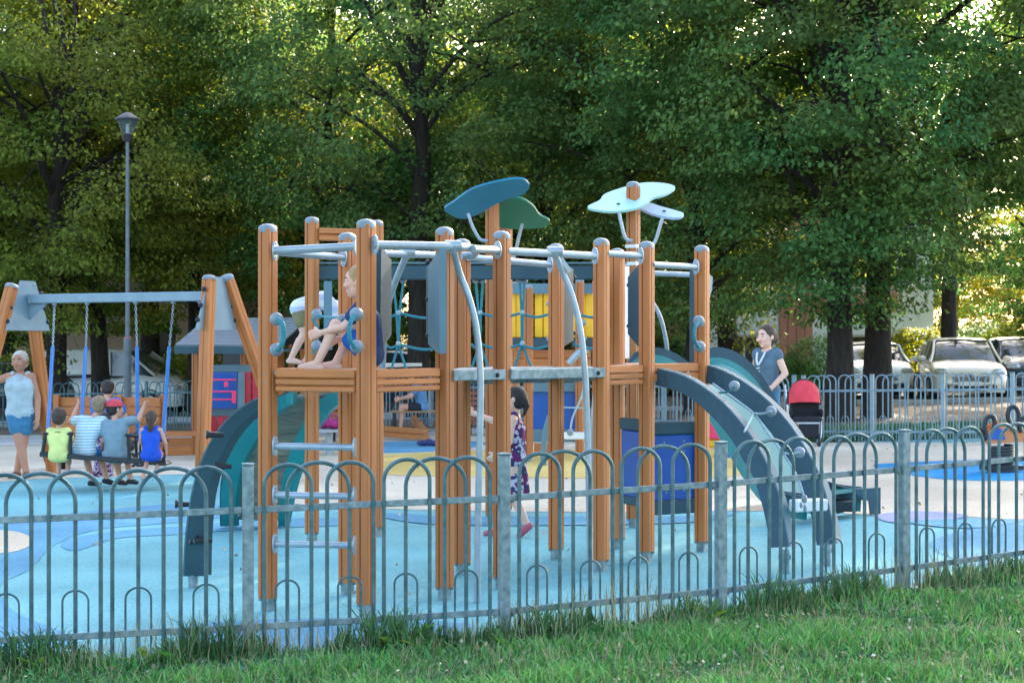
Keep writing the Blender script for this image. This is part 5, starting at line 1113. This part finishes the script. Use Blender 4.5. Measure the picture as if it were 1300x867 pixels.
# woman at the left edge, legs crossed, one arm up on the swing post
p = GP(26, 607)
person('grey haired woman in light tank top and denim shorts leaning on the swing post', p, R(172), 1.70,
       dict(shR=(.10, 0, .80), elR=(.20, .03, .77), wrR=(.235, .05, .89), elL=(-.135, -.02, .63), wrL=(-.145, .01, .475), knR=(-.015, .045, .285), anR=(-.075, .06, .05), toR=(-.085, .13, .015), hipR=(.05, 0, .52), knL=(-.02, .0, .28), anL=(.035, -.01, .045), toL=(.05, .075, .012)),
       skint, hgrey, outfit=(('tank_top', 'tank', cloth('tank_grey', (.42, .52, .54))), ('denim_shorts', 'shorts', denim)), shoes=sandal, build=1.2, look=0, headk=1.08)
# woman beside the pushchair looking left
p = W(974, 0, 97); p = G(p.x, F / 97, .05)
t, K, hv = person('brown haired woman in blue grey blouse standing beside the red pushchair', p, R(128), 1.73,
       dict(elL=(-.150, -.035, .65), wrL=(-.12, .075, .55), elR=(.14, -.01, .63)), skinp, hbrown, outfit=(('blouse', 'tshirt', cloth('blouse_blue', (.085, .15, .21))), ('denim_shorts', 'shorts', denim)), hair_style='bun', look=R(0), build=1.05, shoes=sandal, headk=1.12)
e = MB(); e.tube(spline([(-.07, .115, 1.40), (-.04, .155, 1.30), (0, .17, 1.24), (.04, .155, 1.30), (.07, .115, 1.40)], 4), .013, 6); part('lace_trim', e, whitem, t, True, local=True)
for k in range(4): e = MB(); e.tube([(-.03, .172, 1.20 - .045 * k), (.03, .172, 1.19 - .045 * k)], .007, 5); part('lace', e, whitem, t, True, local=True)
# man in blue seen from behind
p = G(W(127, 0, 84).x, F / 84); 
person('balding man in blue t-shirt sitting beyond the swing', p, R(-25), 1.75,
       dict(pel=(0, 0, .26), hipR=(.05, .01, .26), hipL=(-.05, .01, .26), chest=(0, .05, .44), neck=(0, .09, .545), head=(-.02, .13, .635), shR=(.115, .08, .52), shL=(-.115, .08, .52), elR=(.14, .16, .40), elL=(-.16, .14, .40), wrR=(.10, .27, .36), wrL=(-.10, .27, .36), knR=(.08, .24, .29), knL=(-.08, .24, .29), anR=(.07, .25, .045), anL=(-.07, .25, .045), toR=(.08, .33, .012), toL=(-.08, .33, .012)),
       skin, hdark, outfit=(('blue_tshirt', 'tshirt', cloth('tshirt_royal', (.01, .14, .52))), ('shorts', 'shorts', denim)), shoes=blackshoe, look=R(30), nod=R(-15), build=1.12)
# children on the bench swing, backs to the camera
def swing_child(label, px, s, H, sk, hair, outfit, J=None, **k):
    x = (px - 650) / s; y = F / s; g = gz(x); sz = (.32 - 0) ; sh = (EYE - (583 - 436) / s) - g + .06
    h = sh / H
    D = dict(pel=(0, 0, h), hipR=(.055, .01, h - .01), hipL=(-.055, .01, h - .01), chest=(0, .01, h + .19), neck=(0, .02, h + .30), head=(0, .03, h + .40), shR=(.10, .01, h + .27), shL=(-.10, .01, h + .27),
             elR=(.13, .06, h + .13), elL=(-.13, .06, h + .13), wrR=(.09, .17, h + .05), wrL=(-.09, .17, h + .05), knR=(.06, .23, h + .0), knL=(-.06, .23, h + .0), anR=(.055, .20, h - .22), anL=(-.055, .20, h - .22), toR=(.06, .27, h - .25), toL=(-.06, .27, h - .25))
    D.update(J(h) if J else {}); return person(label, Vector((x, y - .02, g)), k.pop('rz', 0), H, D, sk, hair, outfit=outfit, grab=.8, cat='child', name='child', **k)
ys = cloth('tshirt_lemon', (.72, .74, .25)); cyanshort = cloth('shorts_blue', (.02, .24, .62)); greysh = cloth('tshirt_grey', (.20, .30, .34)); royaltank = cloth('tank_royal', (.012, .08, .50))
stripes = striped('striped_shirt', (.28, .52, .62), (.75, .80, .82), 9.); floral = patterned('floral_purple', [(.10, .02, .12), (.65, .6, .66), (.06, .02, .09), (.45, .3, .5)], 38.); pinks = cloth('shorts_pink', (.55, .2, .24))
swing_child('toddler in lemon yellow shirt at the left end of the bench swing', 75, 106, 1.0, skin, hbrown, (('yellow_shirt', 'tshirt', ys), ('shorts', 'shorts', cyanshort)), headk=1.55, build=1.25,
            J=lambda h: dict(head=(0, .03, h + .44), neck=(0, .02, h + .31)))
swing_child('boy in pale striped shirt and blue shorts holding the swing rope', 113, 105, 1.3, skin, hcrop, (('striped_shirt', 'tshirt', stripes), ('blue_shorts', 'shorts', cyanshort)), headk=1.2, build=1.1, shoes=blackshoe,
            J=lambda h: dict(pel=(-.05, 0, h + .04), hipR=(0, .01, h + .03), hipL=(-.10, .01, h + .03), chest=(-.01, .04, h + .23), neck=(.03, .08, h + .35), head=(.07, .12, h + .45), shR=(.12, .07, h + .31), shL=(-.075, .05, h + .32), elL=(-.19, .10, h + .30), wrL=(-.15, .16, h + .43), knR=(.06, .22, h - .02), knL=(-.08, .22, h - .02), anR=(.14, .10, h - .24), anL=(.0, .12, h - .26), toR=(.2, .14, h - .28), toL=(.06, .18, h - .29)))
swing_child('girl in purple floral dress squeezed between the boys on the swing', 131, 102, 1.1, skinp, hdark, (('floral_dress', 'dress', floral),), headk=1.2, build=1.0,
            J=lambda h: dict(head=(.02, .06, h + .38)))
swing_child('child in red cap and grey t-shirt reaching for the swing rope', 147, 105, 1.26, skin, hdark, (('grey_tshirt', 'tshirt', greysh), ('grey_shorts', 'shorts', greysh)), headk=1.2, build=1.15, shoes=blackshoe,
            J=lambda h: dict(chest=(-.01, .03, h + .21), neck=(-.02, .07, h + .33), head=(-.03, .12, h + .43), shR=(.09, .05, h + .31), shL=(-.11, .05, h + .29), elR=(.20, .10, h + .33), wrR=(.23, .16, h + .44), anR=(.12, .10, h - .25), anL=(.02, .12, h - .26), toR=(.17, .15, h - .28), toL=(.06, .19, h - .29)),
            cap_=(mat('cap_red', (.62, .06, .08), .8), mat('cap_peak_blue', (.12, .2, .5), .8)), look=R(-50))
swing_child('girl in royal blue top at the right end of the bench swing', 192, 107, 1.06, skin, hbrown, (('blue_top', 'tank', royaltank), ('pink_shorts', 'shorts', pinks)), headk=1.15, build=1.0, hair_style='long',
            J=lambda h: dict(elR=(.15, .05, h + .13), wrR=(.14, .14, h + .03), anR=(.03, .10, h - .24), anL=(-.10, .05, h - .25), toR=(.05, .17, h - .28), toL=(-.08, .12, h - .29)))
# children on the left tower
x, y = tx(473, 200)
person('blond child in dark blue clothes sitting barefoot on the left tower deck', Vector((x, y, DK)), R(90), 1.22,
       dict(pel=(0, 0, .075), hipR=(.05, .01, .075), hipL=(-.05, .01, .075), chest=(0, .02, .26), neck=(0, .05, .37), head=(0, .075, .455), shR=(.10, .04, .335), shL=(-.10, .04, .335), elR=(.13, .10, .20), elL=(-.12, .14, .22), wrR=(.08, .19, .16), wrL=(-.04, .27, .19),
            knR=(.06, .10, .235), knL=(-.05, .19, .235), anR=(.05, .20, .03), anL=(-.05, .285, .03), toR=(.05, .275, .014), toL=(-.05, .37, .014)), skinp, hblond, build=.85,
       outfit=(('navy_shirt', 'tshirt', cloth('shirt_navy', (.012, .045, .14))), ('blue_shorts', 'shorts', cloth('shorts_deep_blue', (.01, .10, .40)))), headk=1.12, cat='child', name='child', hair_style='bob')
x, y = tx(380, 145)
person('child in white shirt and olive shorts bending over on the rear tower', Vector((x, y, 1.47)), R(-90), 1.12,
       dict(pel=(0, -.0, .44), hipR=(.05, 0, .43), hipL=(-.05, 0, .43), chest=(0, .19, .50), neck=(0, .30, .44), head=(0, .37, .38), shR=(.09, .27, .46), shL=(-.09, .27, .46), elR=(.11, .30, .31), elL=(-.11, .30, .31), wrR=(.10, .36, .19), wrL=(-.10, .36, .19),
            knR=(.06, .045, .24), knL=(-.06, .10, .24), anR=(.06, -.06, .04), anL=(-.06, .05, .04), toR=(.07, .02, .012), toL=(-.07, .13, .012)), skinp, hbrown,
       outfit=(('white_shirt', 'tshirt', striped('shirt_white_blue', (.74, .77, .82), (.50, .58, .74), 3.)), ('olive_shorts', 'shorts', cloth('shorts_olive', (.22, .20, .10)))), headk=1.1, build=.98, cat='child', name='child')
# girl under the frame
p = GP(655, 681)
person('girl in purple floral dress walking under the climbing frame', p, R(82), 1.27,
       dict(shL=(-.085, .01, .79), elL=(-.11, .03, .64), wrL=(-.07, .12, .56), shR=(.085, .02, .80), elR=(.10, .16, .77), wrR=(.10, .30, .82), knL=(-.05, .02, .28), anL=(-.05, -.085, .085), toL=(-.05, -.03, .015), knR=(.05, .09, .29), anR=(.05, .12, .045), toR=(.05, .21, .012)), skinp, hdark,
       outfit=(('floral_dress', 'dress', patterned('floral_plum', [(.16, .01, .07), (.03, .03, .10), (.45, .45, .55), (.12, .01, .10)], 34.)),), headk=1.12, hair_style='tail', shoes=mat('sandal_pink', (.45, .10, .14), .6), cat='child', name='child', look=R(0), nod=R(12))
# people resting far behind
x, y = tx(537, 66)
person('seated person in blue top and dark trousers far behind the sandbox', G(x, y), R(95), 1.7,
       dict(pel=(0, 0, .27), hipR=(.05, .01, .27), hipL=(-.05, .01, .27), chest=(0, .04, .45), neck=(0, .08, .55), head=(0, .11, .645), shR=(.11, .06, .53), shL=(-.11, .06, .53), elR=(.14, .14, .40), elL=(-.14, .14, .40), wrR=(.06, .26, .37), wrL=(-.06, .26, .37), knR=(.06, .24, .28), knL=(-.06, .24, .28), anR=(.06, .25, .045), anL=(-.06, .25, .045), toR=(.06, .34, .012), toL=(-.06, .34, .012)),
       skin, hdark, outfit=(('blue_top', 'tshirt', cloth('top_sky', (.12, .26, .45))), ('dark_trousers', 'shorts', cloth('trouser_dark', (.02, .02, .03)))), shoes=blackshoe)
s_b = thing('park_bench', 'dark bench carrying the seated person far behind the sandbox', 'bench', G(x, y))
for k in range(3): q = MB(); q.box((x + .02, y - .14 + .14 * k, gz(x) + .385), (1.3, .11, .035), bev=.006); part('seat_slat', q, mat('bench_slat', (.35, .22, .10), .7), s_b)
for dx in (-.55, .55): q = MB(); q.box((x + dx, y, gz(x) + .18), (.05, .36, .36)); part('bench_leg', q, dark, s_b)
# toddler's red toy behind the right post of the tower
x, y = tx(906, 92); q = MB(); g = gz(x)
td = thing('toy_tricycle', 'small red and yellow tricycle glimpsed between tower and slide', 'toy tricycle', (x, y, g))
q.prism([Vector((x - .14, y, g + .28)), Vector((x + .13, y, g + .26)), Vector((x + .10, y, g + .42)), Vector((x - .10, y, g + .58))], [Vector((x - .14, y + .18, g + .28)), Vector((x + .13, y + .18, g + .26)), Vector((x + .10, y + .18, g + .42)), Vector((x - .10, y + .18, g + .58))]); part('seat', q, pinkp, td)
q = MB(); q.box((x, y + .09, g + .2), (.3, .1, .12), bev=.03); part('frame', q, yellowp, td)
for dx, dy in ((-.18, 0), (.16, -.1), (.16, .22)): q = MB(); q.tube([(x + dx, y + dy - .02, g + .1), (x + dx, y + dy + .02, g + .1)], .1, 14); part('wheel', q, bluep, td, True)

# ------------------------------------------------------------------ grass
def grass(name, pts_xy, hts, seed, m, wd=.006, kind='stuff', lean=.5, zb=0.):
    rng = np.random.default_rng(seed); n = len(pts_xy); a = rng.uniform(0, 2 * np.pi, n); dx, dy = np.cos(a), np.sin(a); l = rng.uniform(.05, lean, n) * hts
    g = SLOPE * np.clip(pts_xy[:, 0], -14, 14) + zb; w_ = wd * rng.uniform(.6, 1.5, n); px_, py_ = -dy * w_, dx * w_
    # blades turned so that they show some width
    a2 = rng.uniform(0, 2 * np.pi, n); px_, py_ = np.cos(a2) * w_, np.sin(a2) * w_
    x, y = pts_xy[:, 0], pts_xy[:, 1]; v = np.empty((n, 7, 3))
    for k, (t, ww, zz) in enumerate(((0, 1, 0), (0, -1, 0), (.25, .9, .5), (.25, -.9, .5), (.65, .6, .84), (.65, -.6, .84), (1.15, 0, 1.0))):
        v[:, k, 0] = x + dx * l * t + px_ * ww; v[:, k, 1] = y + dy * l * t + py_ * ww; v[:, k, 2] = g + hts * zz
    base = np.arange(n)[:, None] * 7; f4 = np.concatenate([base + [0, 1, 3, 2], base + [2, 3, 5, 4]], 1).reshape(-1, 4); f3 = base + [4, 5, 6]
    me = bpy.data.meshes.new(name); me.vertices.add(7 * n); me.vertices.foreach_set('co', v.ravel())
    loops = np.concatenate([f4.ravel(), f3.ravel()]).astype(np.int32); me.loops.add(len(loops)); me.loops.foreach_set('vertex_index', loops)
    st = np.concatenate([np.arange(len(f4)) * 4, len(f4) * 4 + np.arange(n) * 3]).astype(np.int32); me.polygons.add(len(st)); me.polygons.foreach_set('loop_start', st)
    try: me.polygons.foreach_set('loop_total', np.concatenate([np.full(len(f4), 4), np.full(n, 3)]).astype(np.int32))
    except Exception: pass
    me.update(calc_edges=True); me.materials.append(m); o = bpy.data.objects.new(name, me); C.objects.link(o); o['kind'] = kind; return o
gm = mat('grass_blade', (.050, .20, .045), .55, col2=(.13, .31, .085), scale=1.2, transl=.25, isl=.5, spec=.3)
gm2 = mat('grass_dry_blade', (.20, .20, .10), .7, col2=(.30, .28, .16), scale=2, transl=.2, isl=.35)
gdeep = mat('grass_deep_blade', (.03, .11, .04), .5, col2=(.06, .17, .06), scale=1.2, transl=.2, isl=.45, spec=.3)
rng = np.random.default_rng(5)
fx = np.array([p[0] for p in front]); fy = np.array([p[1] for p in front]); fenceY = lambda x: np.interp(x, fx, fy)
n = 95000; x = rng.uniform(-4.2, 5.4, n); y = fenceY(x) - .05 - rng.uniform(0, 1, n) ** .9 * 4.2; k = (y > 5.0) & (np.abs(x) < y * .34 + .8) ; pts = np.stack([x[k], y[k]], 1)
cl = np.array([noise.noise(Vector((a * 1.6, b_ * 2.2, 0))) for a, b_ in pts]); kk = cl + rng.normal(0, .35, len(cl)) > -.38; pts = pts[kk]; cl = cl[kk]; h = rng.uniform(.03, .085, len(pts)) * (1 + cl * .9)
grass('grass', pts, h, 1, gm, .0042, lean=1.1)
pts2 = pts[rng.choice(len(pts), 9000)] + rng.normal(0, .02, (9000, 2)); grass('dry_grass', pts2, rng.uniform(.05, .13, 9000), 2, gm2, .0022, lean=.9)
n = 9000; x = rng.uniform(-4.2, 5.4, n); y = fenceY(x) + rng.normal(-.09, .09, n); keep = y < fenceY(x) + .12; pts = np.stack([x[keep], y[keep]], 1); cl = np.array([noise.noise(Vector((a * 2.2, 3, 0))) for a, b_ in pts])
grass('tall_fence_grass', pts, rng.uniform(.04, .17, len(pts)) * np.clip(1 + cl * 1.8, .3, 1.55), 3, gdeep, .0042, lean=.7)
n = 2200; x = rng.uniform(-4.2, 5.4, n); y = fenceY(x) + rng.normal(-.12, .12, n); grass('seed_stalks', np.stack([x, y], 1), rng.uniform(.10, .25, n) * (1 + .4 * np.sin(x * 3)), 4, gm2, .0018, lean=.45)
n = 30000; x = rng.uniform(2.5, 15, n); y = rng.uniform(26.2, 29.3, n); grass('verge_grass', np.stack([x, y], 1), rng.uniform(.04, .16, n), 6, gdeep, .009, lean=.8)
# clover and fallen leaves between the blades: one low leafy cover
n = 42000; x = rng.uniform(-4.2, 5.4, n); y = fenceY(x) - .04 - rng.uniform(0, 1, n) * 4; k = (y > 5) & (np.abs(x) < y * .34 + .8); x, y = x[k], y[k]
cen = np.stack([x, y, SLOPE * x + rng.uniform(.008, .05, len(x))], 1); o_ = rng.normal(0, 1, (len(x), 3)); o_[:, 2] = .1; o_ /= np.linalg.norm(o_, axis=1)[:, None]
me = leaf_mesh('clover_cover', cen, o_, .020, rng, mat('clover_leaf', (.03, .13, .045), .5, col2=(.07, .20, .06), scale=1.5, transl=.2, isl=.5), 0., .95); o = bpy.data.objects.new('clover_cover', me); C.objects.link(o); o['kind'] = 'stuff'
n = 900; x = rng.uniform(-4.2, 5.4, n); y = fenceY(x) - .1 - rng.uniform(0, 1, n) * 3.6
cen = np.stack([x, y, SLOPE * x + rng.uniform(.04, .08, n)], 1); o_ = rng.normal(0, 1, (n, 3)); o_ /= np.linalg.norm(o_, axis=1)[:, None]
me = leaf_mesh('fallen_leaves', cen, o_, .024, rng, mat('fallen_leaf', (.30, .20, .08), .7, col2=(.55, .52, .38), scale=6, isl=.5), 0., .8); o = bpy.data.objects.new('fallen_leaves', me); C.objects.link(o); o['kind'] = 'stuff'
n = 260; x = rng.uniform(-9, 9, n); y = rng.uniform(0, 1, n) ** .7 * 14 + fenceY(x) + .1; cen = np.stack([x, y, SLOPE * x + .018 + rng.uniform(0, .01, n)], 1); o_ = rng.normal(0, 1, (n, 3)); o_[:, 2] = 0; o_ /= np.linalg.norm(o_, axis=1)[:, None]
me = leaf_mesh('leaves_on_playground', cen, o_, .04, rng, MATS['fallen_leaf'], 0., .7); o = bpy.data.objects.new('leaves_on_playground', me); C.objects.link(o); o['kind'] = 'stuff'
# broad leaved weeds along the fence, each a plant
weedm = mat('weed_leaf', (.06, .19, .03), .5, col2=(.11, .27, .05), scale=4, transl=.3, isl=.3)
def weed(x, y, sz, n, seed, label):
    t = thing('weed', label, 'weed', G(x, y)); rnd = random.Random(seed)
    for i in range(n):
        a = 2 * math.pi * i / n + rnd.uniform(-.4, .4); L = sz * rnd.uniform(.7, 1.2); u = rnd.uniform(.5, 1.3); d = Vector((math.cos(a), math.sin(a), 0)); s_ = Vector((-d.y, d.x, 0)); w_ = L * rnd.uniform(.10, .16)
        c = [d * (L * t_ * math.cos(u * (1 - .5 * t_))) + Vector((0, 0, L * t_ * math.sin(u * (1 - .4 * t_)) + .01)) for t_ in (0, .3, .6, .85, 1)]; ws = (.15, .7, 1, .7, .05)
        q = MB(); q.add([p + s_ * w_ * k for p, k in zip(c, ws)] + [p + Vector((0, 0, -w_ * .35 * k)) for p, k in zip(c, ws)] + [p - s_ * w_ * k for p, k in zip(c, ws)], [(i2 + o, i2 + 1 + o, i2 + 6 + o, i2 + 5 + o) for i2 in range(4) for o in (0, 5)]); part('leaf', q, weedm, t, True, local=True)
for i, (px, dy, sz, n, lab) in enumerate(((45, -.15, .15, 8, 'broad leaved weed at the foot of the fence in the left corner'), (186, -.12, .14, 8, 'broad leaved weed by the fence left of the first post'), (222, -.2, .17, 9, 'tall bright weed below the left climbing arch'), (498, -.1, .24, 7, 'tall dock weed against the bars left of the middle post'), (530, -.2, .16, 9, 'leafy weed just left of the middle fence post'),
        (640, -.25, .12, 7, 'small weed at the base of the middle fence post'), (880, -.2, .14, 8, 'weed at the fence left of the third post'), (905, -.15, .20, 7, 'long leaved weed leaning at the third fence post'), (1120, -.1, .20, 9, 'tall pale weed at the base of the fourth fence post'), (1190, -.4, .12, 8, 'bright small weed in the grass right of the fourth post'), (1010, -.5, .10, 7, 'low weed in the middle of the right grass'), (330, -.5, .11, 7, 'low weed in the grass near the lower left'))):
    X = (px - 650) / 225.
    for _ in range(4): Yf = float(fenceY(X)); X = (px - 650) / F * (Yf + dy)
    weed(X, Yf + dy, sz, n, 50 + i, lab)
